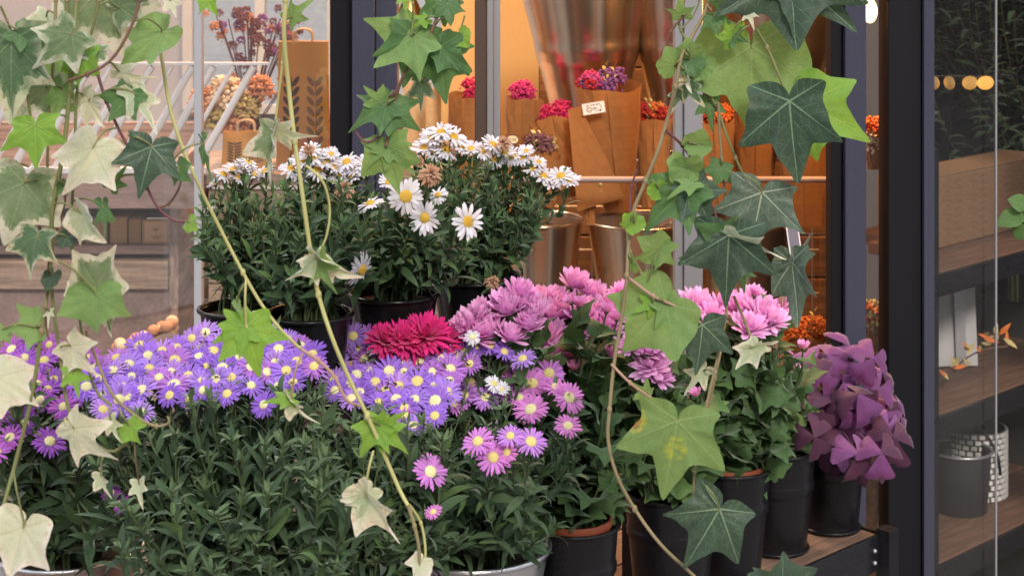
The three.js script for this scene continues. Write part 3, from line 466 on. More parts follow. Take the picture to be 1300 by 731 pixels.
// fold: V along the midrib, curl: bends the tip back, cup, wave: edge ripple, puff: bulges between the veins
function ivyGeo(kind, seed, o) {
  const ol = outline(kind, seed), n = ol.length, rings = [0, .16, .34, .52, .7, .85, .95, 1], pos = [], uv = [], idx = [], R = rng(seed + 9), ph = R() * 6, ph2 = R() * 6, V2 = VEINS[kind];
  const bend = (x, y, t, th) => {
    const r = Math.hypot(x, y), near = Math.min(...V2.map((v) => Math.abs(((th - v + 540) % 360) - 180)));
    let z = (o.fold ?? 0) * Math.abs(x) * .9 + (o.cup ?? 0) * r * r + (o.puff ?? .02) * Math.sin(clamp(near / 28, 0, 1) * Math.PI / 2) * r * 1.3 + (o.wave ?? .04) * t * t * t * r * Math.sin(th * Math.PI / 180 * 5 + ph) + .018 * t * t * Math.sin(th * Math.PI / 180 * 13 + ph2);
    z += (o.roll ?? 0) * x * x * (x > 0 ? 1 : -.6);
    const c = o.curl ?? .3; if (Math.abs(c) > .01) { if (y < 0) return [x, y, z]; const a = c * y; const yy = Math.sin(a) / c, zz = -(1 - Math.cos(a)) / c; return [x, yy - z * Math.sin(-a) * -1 * .4, zz + z]; }
    return [x, y, z];
  };
  for (const t of rings) for (let i = 0; i < n; i++) {
    const x = ol[i].x * t, y = .06 * (1 - t) + ol[i].y * t, th = Math.atan2(ol[i].x, ol[i].y) * 180 / Math.PI; pos.push(...bend(x, y, t, th)); uv.push((x + 1.05) / 2.1, (y + .8) / 1.9);
  }
  for (let k = 1; k < rings.length; k++) for (let i = 0; i < n; i++) { const a = (k - 1) * n + i, b = (k - 1) * n + (i + 1) % n, c = a + n, d = b + n; if (k > 1) idx.push(a, b, d); idx.push(a, d, c); }
  const g = new THREE.BufferGeometry(); g.setAttribute('position', new THREE.Float32BufferAttribute(pos, 3)); g.setAttribute('uv', new THREE.Float32BufferAttribute(uv, 2)); g.setIndex(idx.map((v, q) => q % 3 === 1 ? idx[q + 1] : q % 3 === 2 ? idx[q - 1] : v)); g.computeVertexNormals(); return g;
}
const IVY_LOOK = {   // ground colour, second tone, veins, margin (cream share), vein strength
  dark: { base: [58, 92, 62], blot: [40, 70, 50], vein: [150, 185, 150], a: .85, coat: .35 },
  grey: { base: [92, 118, 98], blot: [68, 96, 78], vein: [190, 210, 188], a: .9, coat: .4 },
  mid: { base: [88, 136, 66], blot: [70, 116, 56], vein: [140, 176, 110], a: .55, coat: .25 },
  light: { base: [138, 176, 92], blot: [122, 164, 80], vein: [164, 192, 130], a: .5, coat: .15 },
  lime: { base: [142, 190, 52], blot: [122, 174, 44], vein: [180, 214, 96], a: .5, coat: .15 },
  vari: { base: [112, 142, 92], blot: [138, 162, 118], vein: [166, 186, 142], a: .5, margin: [232, 232, 208], inner: .8, coat: .15 },
  varidark: { base: [70, 108, 60], blot: [92, 126, 84], vein: [140, 168, 118], a: .6, margin: [214, 216, 180], inner: .84, coat: .2 },
  pale: { base: [184, 200, 158], blot: [198, 208, 172], vein: [206, 216, 180], a: .6, margin: [236, 234, 212], inner: .82, coat: .1 },
  cream: { base: [226, 228, 200], blot: [214, 220, 184], vein: [200, 208, 170], a: .55, margin: [240, 234, 216], inner: .9, coat: .1 },
  spot: { base: [128, 164, 84], blot: [112, 150, 76], vein: [160, 188, 116], a: .55, coat: .15, spots: 1 },
};
const ivyMats = {};
function ivyMat(kind, look) {
  const key = kind + look; if (ivyMats[key]) return ivyMats[key];
  const L = IVY_LOOK[look], S = 512, seed = [...key].reduce((a, c) => a * 31 + c.charCodeAt(0) | 0, 7), tx = (x) => (x + 1.05) / 2.1 * S, ty = (y) => S - (y + .8) / 1.9 * S, css = (c, a = 1) => `rgba(${c.map((v) => v | 0).join(',')},${a})`;
  const draw = (bump) => (c) => {
    const R = rng(seed), ol = outline(kind, 400 + seed % 50);
    c.fillStyle = bump ? '#808080' : css(L.margin ?? L.base); c.fillRect(0, 0, S, S);
    const inner = (k, j) => { c.beginPath(); ol.forEach((p, i) => { const q = k * (1 - j * R()); c[i ? 'lineTo' : 'moveTo'](tx(p.x * q), ty(p.y * q + .02)); }); c.closePath(); };
    if (L.margin && !bump) { c.fillStyle = css(L.base.map((v, i) => (v * 2 + L.margin[i]) / 3)); inner(L.inner + .05, .2); c.fill(); c.fillStyle = css(L.base); inner(L.inner, .28); c.fill(); }
    if (!bump) {
      for (let i = 0; i < 260; i++) { const a = R() * 6.28, q = Math.sqrt(R()) * (L.margin ? .6 : 1), r = 6 + R() * 34; c.fillStyle = css(L.blot, .1 + R() * .16); c.beginPath(); c.ellipse(tx(Math.sin(a) * q * .8), ty(Math.cos(a) * q), r * (.5 + R()), r * .5, R() * 3, 0, 7); c.fill(); }
      for (let i = 0; i < 2600; i++) { c.fillStyle = R() > .5 ? 'rgba(255,255,225,.07)' : 'rgba(10,24,6,.09)'; c.beginPath(); c.arc(R() * S, R() * S, .8 + R() * 2.4, 0, 7); c.fill(); }
    } else for (let i = 0; i < 1200; i++) { c.fillStyle = R() > .5 ? 'rgba(255,255,255,.1)' : 'rgba(0,0,0,.1)'; c.beginPath(); c.arc(R() * S, R() * S, 3 + R() * 9, 0, 7); c.fill(); }
    c.strokeStyle = bump ? '#303030' : css(L.vein); c.lineCap = 'round';
    for (const v of VEINS[kind]) {
      const a = v * Math.PI / 180, len = (v === 0 ? .96 : Math.abs(v) < 80 ? .78 : .56), pt = (q, off = 0) => [tx(Math.sin(a) * q * len + Math.cos(a) * off), ty(Math.cos(a) * q * len - Math.sin(a) * off)];
      c.globalAlpha = L.a; for (let i = 0; i < 12; i++) { c.lineWidth = lerp(bump ? 9 : 6, 1, i / 12); c.beginPath(); c.moveTo(...pt(i / 12)); c.lineTo(...pt((i + 1) / 12 + .01)); c.stroke(); }
      c.globalAlpha = L.a * .55; c.lineWidth = bump ? 4 : 2;
      for (let q = .22; q < .95; q += .16 + R() * .06) for (const s of [-1, 1]) { const l = .22 * (1.1 - q); c.beginPath(); c.moveTo(...pt(q)); c.quadraticCurveTo(...pt(q + .08, s * l * .5), ...pt(q + .22, s * l)); c.stroke(); c.lineWidth = bump ? 3 : 1.2; c.beginPath(); c.moveTo(...pt(q + .1, s * l * .55)); c.lineTo(...pt(q + .08, s * l * 1.25)); c.stroke(); }
    }
    c.globalAlpha = 1;
    if (L.spots && !bump) for (const [x, y, r, cols, n] of [[.5, .1, 42, ['208,196,40', '190,180,50'], 60], [.52, .12, 20, ['176,110,44', '140,74,36', '200,150,50'], 60], [-.04, .34, 40, ['206,206,44', '190,200,60'], 50]]) for (let k = 0; k < n; k++) { const a = R() * 6.28, q = Math.sqrt(R()) * r; c.fillStyle = `rgba(${cols[R() * cols.length | 0]},.3)`; c.beginPath(); c.ellipse(tx(x) + Math.cos(a) * q * .8, ty(y) + Math.sin(a) * q, 3 + R() * 9, 3 + R() * 7, R() * 3, 0, 7); c.fill(); }
    if (L.margin && !bump) for (let i = 0; i < 26; i++) { const p = ol[R() * ol.length | 0], q = .86 + R() * .12; c.fillStyle = R() > .5 ? 'rgba(206,150,110,.35)' : 'rgba(190,170,110,.25)'; c.beginPath(); c.ellipse(tx(p.x * q), ty(p.y * q), 3 + R() * 9, 3 + R() * 6, R() * 3, 0, 7); c.fill(); }
  };
  const map = canvasTex(S, S, draw(false));
  bumps[kind] ??= canvasTex(256, 256, (c) => { c.scale(.5, .5); draw(true)(c); }, true);
  return ivyMats[key] = phy({ map, roughness: .9, transmission: .48, thickness: 0, clearcoat: L.coat, clearcoatRoughness: .38, bumpMap: bumps[kind], bumpScale: .0012, side: THREE.DoubleSide, color: lin(...Array(3).fill(/cream|pale/.test(look) ? .88 : .78)) });
}
const bumps = {};
const twig = { green: std({ color: lin(.16, .17, .06), roughness: .7 }), yellow: std({ color: lin(.42, .4, .16), roughness: .65 }), brown: std({ color: lin(.14, .07, .045), roughness: .75 }), purple: std({ color: lin(.13, .045, .06), roughness: .6 }), tan: std({ color: lin(.24, .19, .1), roughness: .7 }), pinkish: std({ color: lin(.36, .22, .16), roughness: .65 }) };
const IVY_R = rng(300); let ivyN = 0;
// stems: [colour, radius mm, depth, [px,py,...]]; leaves: [stalk x, y, tip x, y, kind, look, width, {shape}]
function ivy(name, label, top, depth, stems, leaves, group) {
  const g = thing(name, label, 'ivy', P(top[0], top[1], depth), group), o = g.position, loc = (p) => p.sub(o), all = [];
  for (const [col, rad, dd, list] of stems) {
    const p = []; for (let i = 0; i < list.length; i += 2) p.push(P(list[i], list[i + 1], depth + dd + (IVY_R() - .5) * .012));
    if (list[1] <= 6) p.unshift(p[0].clone().add(V((IVY_R() - .5) * .02, .2, -.01)), );
    const pl = p.map((q) => loc(q)); mesh('stem', tube(pl, rad / 1000, pl.length * 6, 7, .8), twig[col], g);
    const c = new THREE.CatmullRomCurve3(pl, false, 'centripetal'); all.push(...c.getPoints(pl.length * 10));
    for (let i = 1; i < pl.length - 1; i++) if (i % 3 === 1) { const s = new THREE.SphereGeometry(rad / 1000 * 1.28, 8, 6); s.scale(1, 1.5, 1); s.translate(...pl[i].toArray()); mesh('node', s, twig[col === 'green' ? 'tan' : col], g); }
  }
  for (const [bx, by, tx, ty, kind, look, w = 1, q = {}] of leaves) {
    const d = depth + (q.d ?? 0), b = loc(P(bx, by, d)), t = loc(P(tx, ty, d + (q.dt ?? -.012))), dir = t.clone().sub(b), s = dir.length() / (q.curl ? 1 - q.curl * q.curl / 7 : .99);
    const view = V(0, 0, 1).applyAxisAngle(dir.clone().normalize(), q.turn ?? (IVY_R() - .5) * .5);
    const geo = ivyGeo(kind, 500 + ivyN++ * 7, { fold: q.fold ?? .2 * (IVY_R() - .25), curl: q.curl ?? .3 + IVY_R() * .35, cup: q.cup ?? (IVY_R() - .5) * .25, wave: q.wave ?? .07 + IVY_R() * .06, puff: .025, roll: q.roll ?? 0 });
    const leaf = put(mesh('leaf', geo, ivyMat(kind, look), g), place(b, dir, view, s)); leaf.scale.x *= w;
    // stalk to the nearest stem
    if (q.stalk !== 0) {
      let from = q.from ? loc(P(q.from[0], q.from[1], d)) : null;
      if (!from) { let best = 1e9; for (const c of all) { const e = c.distanceTo(b) + Math.max(0, b.y - c.y) * .8 + Math.max(0, .012 - c.distanceTo(b)); if (e < best) { best = e; from = c; } } }
      const mid = from.clone().lerp(b, .5).add(V(0, from.distanceTo(b) * .16, .006));
      mesh('stalk', tube([from, mid, b, b.clone().addScaledVector(dir, .04)], (q.sr ?? .9) / 1000, 10, 6), twig[q.sc ?? 'green'], g);
    }
  }
  return g;
}
ivy('ivy_vine', 'variegated ivy with many stems and cream edged leaves at the left pane', [85, -60], 1.6, [
  ['green', 2.2, 0, [96, 0, 92, 60, 88, 110, 80, 190, 66, 262, 64, 330, 52, 420, 40, 500, 18, 590, 2, 650, -8, 720]],
  ['green', 1.9, .01, [84, 0, 88, 80, 84, 150, 74, 230, 62, 300, 66, 380, 74, 440, 84, 510, 96, 545, 118, 562, 140, 574, 163, 561]],
  ['tan', 1.7, .02, [70, 0, 66, 90, 60, 180, 60, 255, 63, 290]], ['green', 1.6, .015, [124, 0, 110, 60, 98, 108, 94, 200, 90, 300, 97, 375, 104, 430, 112, 470, 124, 500, 140, 514]],
  ['brown', 1.7, -.02, [176, 0, 160, 46, 138, 78, 110, 94, 86, 102]], ['purple', 1.5, .01, [122, 90, 134, 128, 152, 168, 168, 198, 186, 238, 202, 266, 222, 280, 238, 281]],
  ['brown', 1.2, .012, [202, 264, 214, 258, 226, 240, 229, 230]], ['green', 1.2, 0, [0, 8, 8, 26, 14, 40]], ['tan', 1.5, .02, [108, 420, 124, 462, 140, 498, 166, 524, 198, 541, 214, 536, 212, 528]],
  ['brown', 1.1, 0, [62, 300, 60, 360, 58, 420, 62, 430]], ['green', 1.3, .01, [34, 120, 38, 150, 42, 200, 50, 240, 56, 270]], ['brown', 1, .02, [76, 226, 82, 250, 72, 290, 66, 300]], ['green', 1, .02, [0, 260, 10, 225, 24, 208, 36, 212]],
], [
  [14, 52, 8, 162, 'five', 'varidark', .9, { curl: .4, turn: .4, stalk: 0 }], [24, 40, 66, 62, 'foot', 'mid', .8, { turn: -.7 }], [128, -18, 150, 78, 'broad', 'vari', 1.05, { turn: .3, d: .05 }], [206, 40, 150, 84, 'broad', 'light', .62, { turn: .5, d: .02, curl: .1 }],
  [90, 42, 44, 88, 'five', 'vari', .95, { turn: -.3, d: -.02 }], [104, 66, 92, 110, 'broad', 'lime', .8, { turn: .5 }], [122, 62, 112, 92, 'five', 'vari', .9, {}], [44, 158, 42, 214, 'five', 'lime', 1.15, { d: -.03, turn: .2 }],
  [118, 186, 84, 248, 'broad', 'cream', .85, { turn: -.5, fold: .35, d: -.02 }], [140, 190, 138, 244, 'five', 'pale', .7, { turn: .9, fold: .3, d: .01 }], [164, 118, 132, 158, 'five', 'mid', .9, { turn: .3 }], [170, 118, 200, 166, 'foot', 'pale', .7, { turn: -.6 }],
  [192, 186, 176, 249, 'five', 'dark', 1.0, { d: -.01, curl: .2, from: [162, 172], sc: 'green' }], [258, 182, 266, 234, 'foot', 'mid', .45, { turn: 1, from: [215, 208] }], [226, 212, 240, 232, 'broad', 'mid', .8, { from: [229, 230] }], [240, 282, 247, 294, 'round', 'lime', .8, {}],
  [102, 270, 128, 313, 'broad', 'pale', .82, { turn: .7, fold: .2, d: -.02 }], [130, 262, 138, 308, 'foot', 'mid', .5, { turn: -.9 }], [30, 232, 6, 316, 'broad', 'vari', .9, { turn: -.4 }], [46, 300, 28, 352, 'five', 'varidark', 1.1, { turn: .5, d: -.02 }], [54, 298, 62, 330, 'foot', 'cream', .6, { turn: .8 }],
  [122, 368, 146, 312, 'broad', 'vari', .85, { turn: -.35, fold: .2, curl: .2, from: [100, 352] }], [122, 374, 118, 428, 'broad', 'light', 1.2, { turn: .3, d: -.02, from: [70, 330], sc: 'green', sr: 1.1 }], [134, 388, 140, 432, 'five', 'vari', .7, { turn: .9 }], [100, 360, 92, 400, 'broad', 'pale', .6, { turn: -.8, d: .03 }],
  [46, 412, 8, 420, 'five', 'light', 1.2, { turn: .4, from: [52, 414] }], [88, 438, 116, 478, 'five', 'cream', 1, { turn: .3, from: [76, 440] }], [92, 472, 100, 506, 'foot', 'lime', .9, { turn: -.7 }], [-4, 478, 44, 512, 'broad', 'cream', .75, { turn: -.4, stalk: 0 }], [92, 542, 136, 592, 'five', 'cream', .9, { turn: .45, d: -.02 }], [98, 540, 72, 556, 'foot', 'cream', .8, {}],
  [163, 540, 174, 562, 'broad', 'lime', .9, { from: [150, 518] }], [140, 534, 148, 562, 'foot', 'pale', .7, {}], [128, 604, 138, 636, 'foot', 'pale', .7, { from: [132, 574], turn: .5, fold: .4 }], [176, 615, 178, 646, 'foot', 'pale', .7, { from: [170, 562], sc: 'brown', fold: .5, sr: .6 }], [30, 668, 6, 740, 'broad', 'cream', 1.0, { turn: .4, from: [16, 598], sc: 'green', d: -.03 }],
  [66, 350, 56, 372, 'round', 'dark', .7, {}], [84, 300, 76, 318, 'round', 'dark', .8, {}], [58, 110, 62, 162, 'broad', 'vari', .8, { d: .03 }], [112, 128, 128, 164, 'five', 'cream', .8, { turn: .6 }], [78, 112, 66, 158, 'five', 'light', .7, { d: .02, turn: -.6 }], [30, 150, 20, 120, 'foot', 'cream', .8, { d: .02 }], [104, 120, 118, 148, 'five', 'pale', .9, { d: .03 }],
  [140, 235, 158, 214, 'foot', 'mid', .8, { d: .02 }], [82, 235, 70, 250, 'foot', 'mid', .8, {}], [150, 10, 196, -14, 'five', 'vari', 1, { d: .04 }], [58, 20, 40, 50, 'five', 'pale', .9, { d: .04 }], [62, 395, 58, 410, 'foot', 'cream', .6, { sc: 'tan' }],
  [216, 0, 222, 22, 'foot', 'cream', .8, { from: [206, -20] }], [262, -4, 272, 18, 'five', 'lime', .9, { from: [250, -20] }], [150, 90, 194, 108, 'foot', 'cream', .6, { turn: .6 }], [2, 418, -10, 440, 'five', 'light', 1, {}], [76, 66, 84, 128, 'broad', 'light', .7, { d: .05, turn: -.4 }],
]);
ivy('ivy_vine', 'two long bare yellowish ivy stems trailing across the violet asters', [300, -60], 1.66, [
  ['yellow', 2.3, 0, [362, 0, 360, 40, 366, 110, 374, 180, 384, 250, 394, 320, 404, 374, 420, 425, 442, 478, 466, 528, 494, 592, 510, 628, 518, 642]], ['tan', 1.8, 0, [518, 642, 526, 668, 532, 700, 530, 740]], ['yellow', 1.4, .004, [519, 640, 534, 664, 540, 700, 538, 720]],
  ['yellow', 1.9, .01, [192, 0, 204, 70, 216, 140, 232, 190, 258, 248, 284, 300, 308, 346, 330, 384, 354, 416, 380, 442]], ['pinkish', 1.7, .01, [380, 442, 404, 458, 424, 478, 440, 508, 456, 516]],
  ['yellow', 1.3, .012, [360, 34, 358, 80, 352, 130, 348, 166]], ['yellow', 1.2, 0, [388, 210, 408, 228, 418, 262, 414, 300, 402, 326]],
], [
  [348, 168, 336, 238, 'five', 'vari', .55, { turn: .8, fold: .4, from: [352, 150] }], [350, 166, 398, 180, 'foot', 'pale', .7, { turn: .5, stalk: 0 }], [402, 326, 366, 362, 'five', 'pale', .7, { turn: -.7, stalk: 0, fold: .3 }], [402, 326, 452, 364, 'five', 'pale', .62, { turn: .8, stalk: 0, fold: .3 }], [404, 330, 424, 376, 'foot', 'light', .8, { stalk: 0, turn: .4 }],
  [312, 414, 330, 476, 'five', 'lime', 1.05, { turn: -.3, from: [312, 352], sc: 'yellow', sr: 1.2, curl: .2 }], [312, 414, 268, 430, 'foot', 'lime', 1.2, { turn: .5, stalk: 0 }], [368, 506, 334, 508, 'foot', 'lime', .7, { turn: .9, from: [384, 448], sc: 'pinkish', sr: 1.1 }], [368, 506, 396, 546, 'foot', 'pale', .55, { turn: .7, stalk: 0, fold: .4 }],
  [480, 540, 456, 578, 'five', 'lime', 1.0, { turn: .2, stalk: 0, d: .006 }], [482, 540, 514, 572, 'five', 'lime', .75, { turn: -.3, from: [466, 528], d: .006 }], [484, 538, 512, 530, 'foot', 'lime', .9, { stalk: 0, d: .006 }], [464, 626, 508, 692, 'five', 'cream', .62, { turn: .5, fold: .35, from: [474, 572], sc: 'yellow', sr: 1.1 }], [464, 626, 430, 640, 'foot', 'cream', 1, { stalk: 0, turn: -.4 }], [466, 628, 452, 674, 'foot', 'pale', .9, { stalk: 0 }],
  [536, 712, 524, 736, 'broad', 'cream', .9, { stalk: 0 }], [370, 22, 396, -4, 'foot', 'light', .7, { from: [361, 24] }], [300, 384, 306, 400, 'round', 'light', .4, { from: [312, 358] }],
]);
ivy('ivy_vine', 'short ivy shoot with light green leaves hanging by the blue door post', [545, -60], 1.72, [
  ['brown', 1.9, 0, [578, 0, 558, 16, 546, 44, 530, 70, 514, 92, 500, 130, 494, 160, 490, 186]], ['purple', 1.3, .005, [494, 150, 482, 172, 464, 180, 448, 164]], ['purple', 1.2, 0, [512, 96, 500, 118, 482, 128, 478, 134]], ['green', 1, 0, [524, 4, 524, 24, 522, 44]], ['green', 1.1, .01, [584, 0, 574, 20, 556, 26, 548, 44]], ['yellow', 1, .01, [590, 20, 584, 38, 578, 46]],
], [
  [526, 44, 472, 88, 'five', 'light', 1.15, { turn: .5, from: [522, 40] }], [526, 44, 514, 114, 'five', 'mid', .95, { turn: -.3, stalk: 0, d: .004 }], [558, 60, 562, 134, 'five', 'mid', .85, { turn: .3, from: [548, 44] }], [560, 58, 598, 96, 'five', 'mid', .85, { turn: -.5, stalk: 0 }], [490, 134, 444, 156, 'five', 'mid', .9, { turn: .5 }], [492, 136, 532, 160, 'five', 'mid', .95, { turn: -.4, stalk: 0 }], [484, 130, 462, 110, 'foot', 'light', .9, { stalk: 0 }],
  [490, 184, 502, 248, 'five', 'light', .95, { turn: .2, stalk: 0 }], [492, 186, 526, 216, 'foot', 'light', .9, { stalk: 0, turn: -.4 }], [488, 186, 466, 208, 'foot', 'light', 1, { stalk: 0, turn: .4 }], [536, 104, 530, 152, 'foot', 'varidark', .8, { turn: .7, d: .02 }], [566, -6, 528, 30, 'five', 'mid', .8, { d: .02 }], [568, 4, 572, 34, 'five', 'mid', .9, { stalk: 0 }], [512, -6, 516, 16, 'foot', 'lime', .7, {}], [540, 24, 524, 34, 'foot', 'lime', .8, {}], [584, 44, 594, 60, 'round', 'lime', .9, {}],
]);
ivy('ivy_vine', 'ivy with big dark veined leaves in front of the right door post', [890, -60], 1.78, [
  ['tan', 2.1, 0, [900, 0, 882, 40, 866, 70, 858, 110, 848, 150, 836, 190, 820, 230, 804, 270, 798, 312, 796, 350, 790, 400, 780, 460, 774, 520, 772, 556, 782, 600, 806, 646, 838, 690, 880, 730, 900, 750]], ['purple', 1.5, .005, [846, 166, 866, 184, 884, 212, 896, 244, 908, 270, 914, 290, 930, 300]],
  ['green', 1.7, .01, [868, 0, 862, 30, 876, 60, 890, 100, 912, 140, 922, 170, 934, 200, 944, 222]], ['tan', 1.5, .012, [912, 130, 916, 200, 922, 260, 924, 300, 922, 400, 912, 450, 896, 520, 882, 600, 880, 660]], ['pinkish', 1.6, 0, [797, 352, 830, 376, 860, 390, 890, 410]], ['green', 1.7, -.01, [960, 36, 974, 60, 988, 92, 1002, 128]], ['green', 1.2, 0, [908, 0, 930, 10, 950, 26, 962, 40]],
  ['pinkish', 1.5, 0, [776, 462, 800, 486, 830, 508, 858, 530]], ['yellow', 1.7, .02, [797, 290, 800, 320, 812, 342, 822, 356, 836, 368]], ['tan', 1.6, .04, [932, 376, 946, 408, 958, 440]], ['brown', 1.3, 0, [870, 18, 852, 40, 846, 60]], ['purple', 1.2, .01, [800, 268, 802, 236, 810, 214]], ['tan', 1.7, .05, [918, 430, 908, 480, 896, 530]], ['green', 1.1, 0, [888, 0, 880, 20, 866, 36]],
], [
  [1000, -42, 1012, 70, 'five', 'dark', 1.25, { turn: .1, curl: .2, stalk: 0 }], [1004, -30, 1099, 40, 'foot', 'dark', .9, { turn: -.25, stalk: 0, d: .004 }], [954, 58, 956, 168, 'broad', 'light', 1.02, { wave: .12, turn: -.15, curl: .25, d: .03, from: [958, 34] }], [1003, 128, 1010, 238, 'five', 'dark', .95, { turn: .5, fold: .22, d: -.02, stalk: 0 }], [1022, 134, 1098, 161, 'broad', 'lime', .95, { turn: -.45, fold: .1, d: .01, dt: -.03, stalk: 0 }],  // lime leaf stands for the dark leaf's other half with light shining through
  [968, 244, 952, 322, 'five', 'grey', 1.08, { turn: .15, wave: .1, from: [944, 222], sc: 'green' }], [926, 298, 920, 390, 'five', 'dark', 1.0, { turn: .2, fold: .25, d: -.02, stalk: 0 }], [930, 300, 866, 336, 'five', 'mid', .8, { turn: -.4, d: -.012, stalk: 0 }], [936, 302, 1004, 332, 'foot', 'pale', .8, { turn: 1, d: -.024, stalk: 0, fold: .05 }], [1006, 332, 1014, 420, 'five', 'grey', .62, { turn: .75, wave: .14, curl: .15, from: [984, 330] }], [1008, 332, 1036, 296, 'foot', 'grey', .8, { turn: .7, stalk: 0 }],  // mid green leaf stands for the lit lobe of the dark one before it
  [874, 238, 814, 288, 'five', 'mid', .85, { turn: .5, fold: .25 }], [876, 238, 912, 290, 'five', 'dark', .9, { turn: -.5, fold: .2, stalk: 0 }], [880, 232, 846, 246, 'foot', 'light', .7, { stalk: 0, d: -.01, turn: .8 }], [846, 386, 786, 448, 'broad', 'light', .9, { turn: .3, from: [832, 376] }], [846, 386, 868, 432, 'foot', 'light', .9, { turn: -.4, stalk: 0 }], [892, 412, 888, 480, 'five', 'dark', .95, { turn: -.2, wave: .1, stalk: 0 }], [860, 534, 842, 634, 'five', 'spot', 1.05, { turn: .15, curl: .2, stalk: 0, d: -.02 }],
  [914, 646, 868, 726, 'five', 'dark', .9, { turn: .2, d: -.03, from: [896, 616] }], [992, 752, 1000, 708, 'broad', 'dark', 1.2, { turn: .4, stalk: 0 }], [990, 750, 960, 722, 'five', 'dark', 1, { turn: .4, stalk: 0 }], [960, 440, 932, 468, 'five', 'pale', .7, { stalk: 0, turn: .6 }], [958, 440, 990, 432, 'foot', 'pale', .8, { stalk: 0, turn: .8 }],
  [856, 84, 846, 58, 'round', 'light', 1, {}], [876, 76, 884, 100, 'round', 'mid', 1.1, {}], [876, 72, 872, 48, 'round', 'light', 1, {}], [888, 84, 908, 96, 'round', 'light', 1, {}], [862, 116, 856, 140, 'foot', 'varidark', .8, { d: .02 }], [874, 106, 890, 138, 'foot', 'varidark', .9, { turn: .6 }], [870, 92, 878, 118, 'five', 'cream', .6, { turn: .8, fold: .4 }], [870, 212, 854, 232, 'round', 'light', 1.3, {}], [872, 214, 862, 196, 'round', 'light', 1.3, {}], [884, 182, 896, 164, 'round', 'light', 1.1, {}], [886, 184, 892, 202, 'round', 'light', 1.2, {}], [836, 240, 818, 246, 'round', 'lime', .8, { from: [828, 228] }],
  [800, 280, 792, 276, 'round', 'lime', 1, {}], [806, 284, 816, 296, 'round', 'lime', 1.1, {}], [836, 316, 812, 306, 'broad', 'light', 1.1, { from: [824, 356] }], [838, 318, 854, 334, 'broad', 'light', 1.1, { stalk: 0 }], [802, 334, 810, 336, 'round', 'lime', 1.2, {}], [828, 384, 808, 396, 'foot', 'lime', 1, { from: [830, 377] }], [900, 128, 906, 164, 'foot', 'mid', .9, { d: .02 }], [932, 50, 924, 22, 'five', 'lime', .9, {}], [928, 42, 950, 54, 'foot', 'mid', 1, {}], [906, 20, 912, 44, 'five', 'mid', 1, {}], [866, 20, 862, 0, 'five', 'light', 1, {}], [950, 16, 958, 34, 'foot', 'cream', .8, {}], [924, 10, 918, -14, 'five', 'mid', 1, {}], [916, 210, 908, 238, 'five', 'mid', 1, { d: .012 }], [940, 340, 948, 372, 'foot', 'mid', .9, { d: .02 }],
  [820, 500, 804, 486, 'foot', 'light', .9, { d: .03 }], [894, 470, 866, 500, 'foot', 'pale', .7, { d: .03, turn: .6 }],
]);
// ---------------------------------------------------------------- inside the shop
const RI = rng(900);
{ // display wall: lit ochre panel and wooden slats
  const d = 4.12;
  struct('shop_wall_display', span(X(560, d), X(684, d), .012, 2.72, -d - .06, -d), M.ochreWall);
  const s = thing('slat_wall', 'wall of horizontal brown wooden boards behind the wrapped bouquets', 'wall', V(X(684, d), 0, -d)), w = X(1090, d) - X(684, d);
  mesh('backing', span(.001, w, .012, 2.72, -.06, -.025), M.darkWall, s);
  const ws = [M.slat, M.slat.clone(), M.slat.clone()]; ws[1].color.multiplyScalar(.85); ws[2].color.multiplyScalar(1.12);
  for (let k = 0; k < 28; k++) { const g = span(.001, w, .02 + k * .0955, .02 + k * .0955 + .0905, -.025, -RI() * .003, .002); uvScale(g, 1.5, .4); mesh('board', g, ws[k % 3 + (k % 5 === 0 ? -k % 3 : 0)], s); }
}
{ // window in the back wall, seen past the paper bags
  const f = thing('back_window', 'white framed window in the far wall of the shop, bright with daylight', 'window', V(-.5, .95, -5.155));
  for (const x of [-.42, -.215, -.01, .2, .41]) mesh('bar', span(x - .014, x + .014, 0, 1.3, -.01, .03), M.white, f);
  for (const y of [0, .55, 1.3]) mesh('rail', span(-.42, .41, y - .012, y + .012, -.008, .028), M.white, f);
  const g = new THREE.PlaneGeometry(.83, 1.3); g.translate(0, .65, -.02); mesh('pane', g, M.vase, f);
}
{ // table that carries the lower buckets, a rail and a wire grid
  const t = thing('display_table', 'low wooden table under the inner zinc buckets', 'table', V(X(830, 3.6), 0, -3.62)), w = .42;
  for (let k = 0; k < 4; k++) mesh('top_board', uvScale(span(-w, w, .585, .61, -.27 + k * .14, -.135 + k * .14, .002), 2, .5), M.slat, t);
  for (const x of [-w + .02, w - .05]) for (const z of [-.25, .24]) mesh('leg', span(x, x + .03, .012, .585, z - .03, z), M.slat, t);
  const r = mesh('rail', tube([P(600, 228, 3.3), P(1052, 228, 3.3)], .0058, 2, 12), std({ color: lin(.3, .22, .2), roughness: .5, metalness: .1 }), scene); tag(r, 'round metal rail across the wrapped bouquets inside the shop', 'rail');
  const wg = thing('wire_grid', 'thin wire grid between the inner buckets', 'wire rack', P(752, 380, 3.86)), o = wg.position;
  for (const x of [640, 696, 752, 808, 864, 920, 976, 1032]) mesh('wire', tube([P(x, 200, 3.86).sub(o), P(x, 420, 3.86).sub(o)], .0018, 1, 6), M.alu, wg);
  for (const y of [262, 317, 372]) mesh('wire', tube([P(630, y, 3.856).sub(o), P(1040, y, 3.856).sub(o)], .0018, 1, 6), M.alu, wg);
  const sh = thing('wire_shelf', 'wire shelf carrying the upper tapered buckets', 'shelf', P(860, 192, 3.62)), so = sh.position;
  for (const z of [-.1, -.05, 0, .05, .1]) mesh('wire', tube([P(640, 192, 3.62).sub(so).add(V(0, -.003, z)), P(1050, 192, 3.62).sub(so).add(V(0, -.003, z))], .0022, 1, 6), M.alu, sh);
}
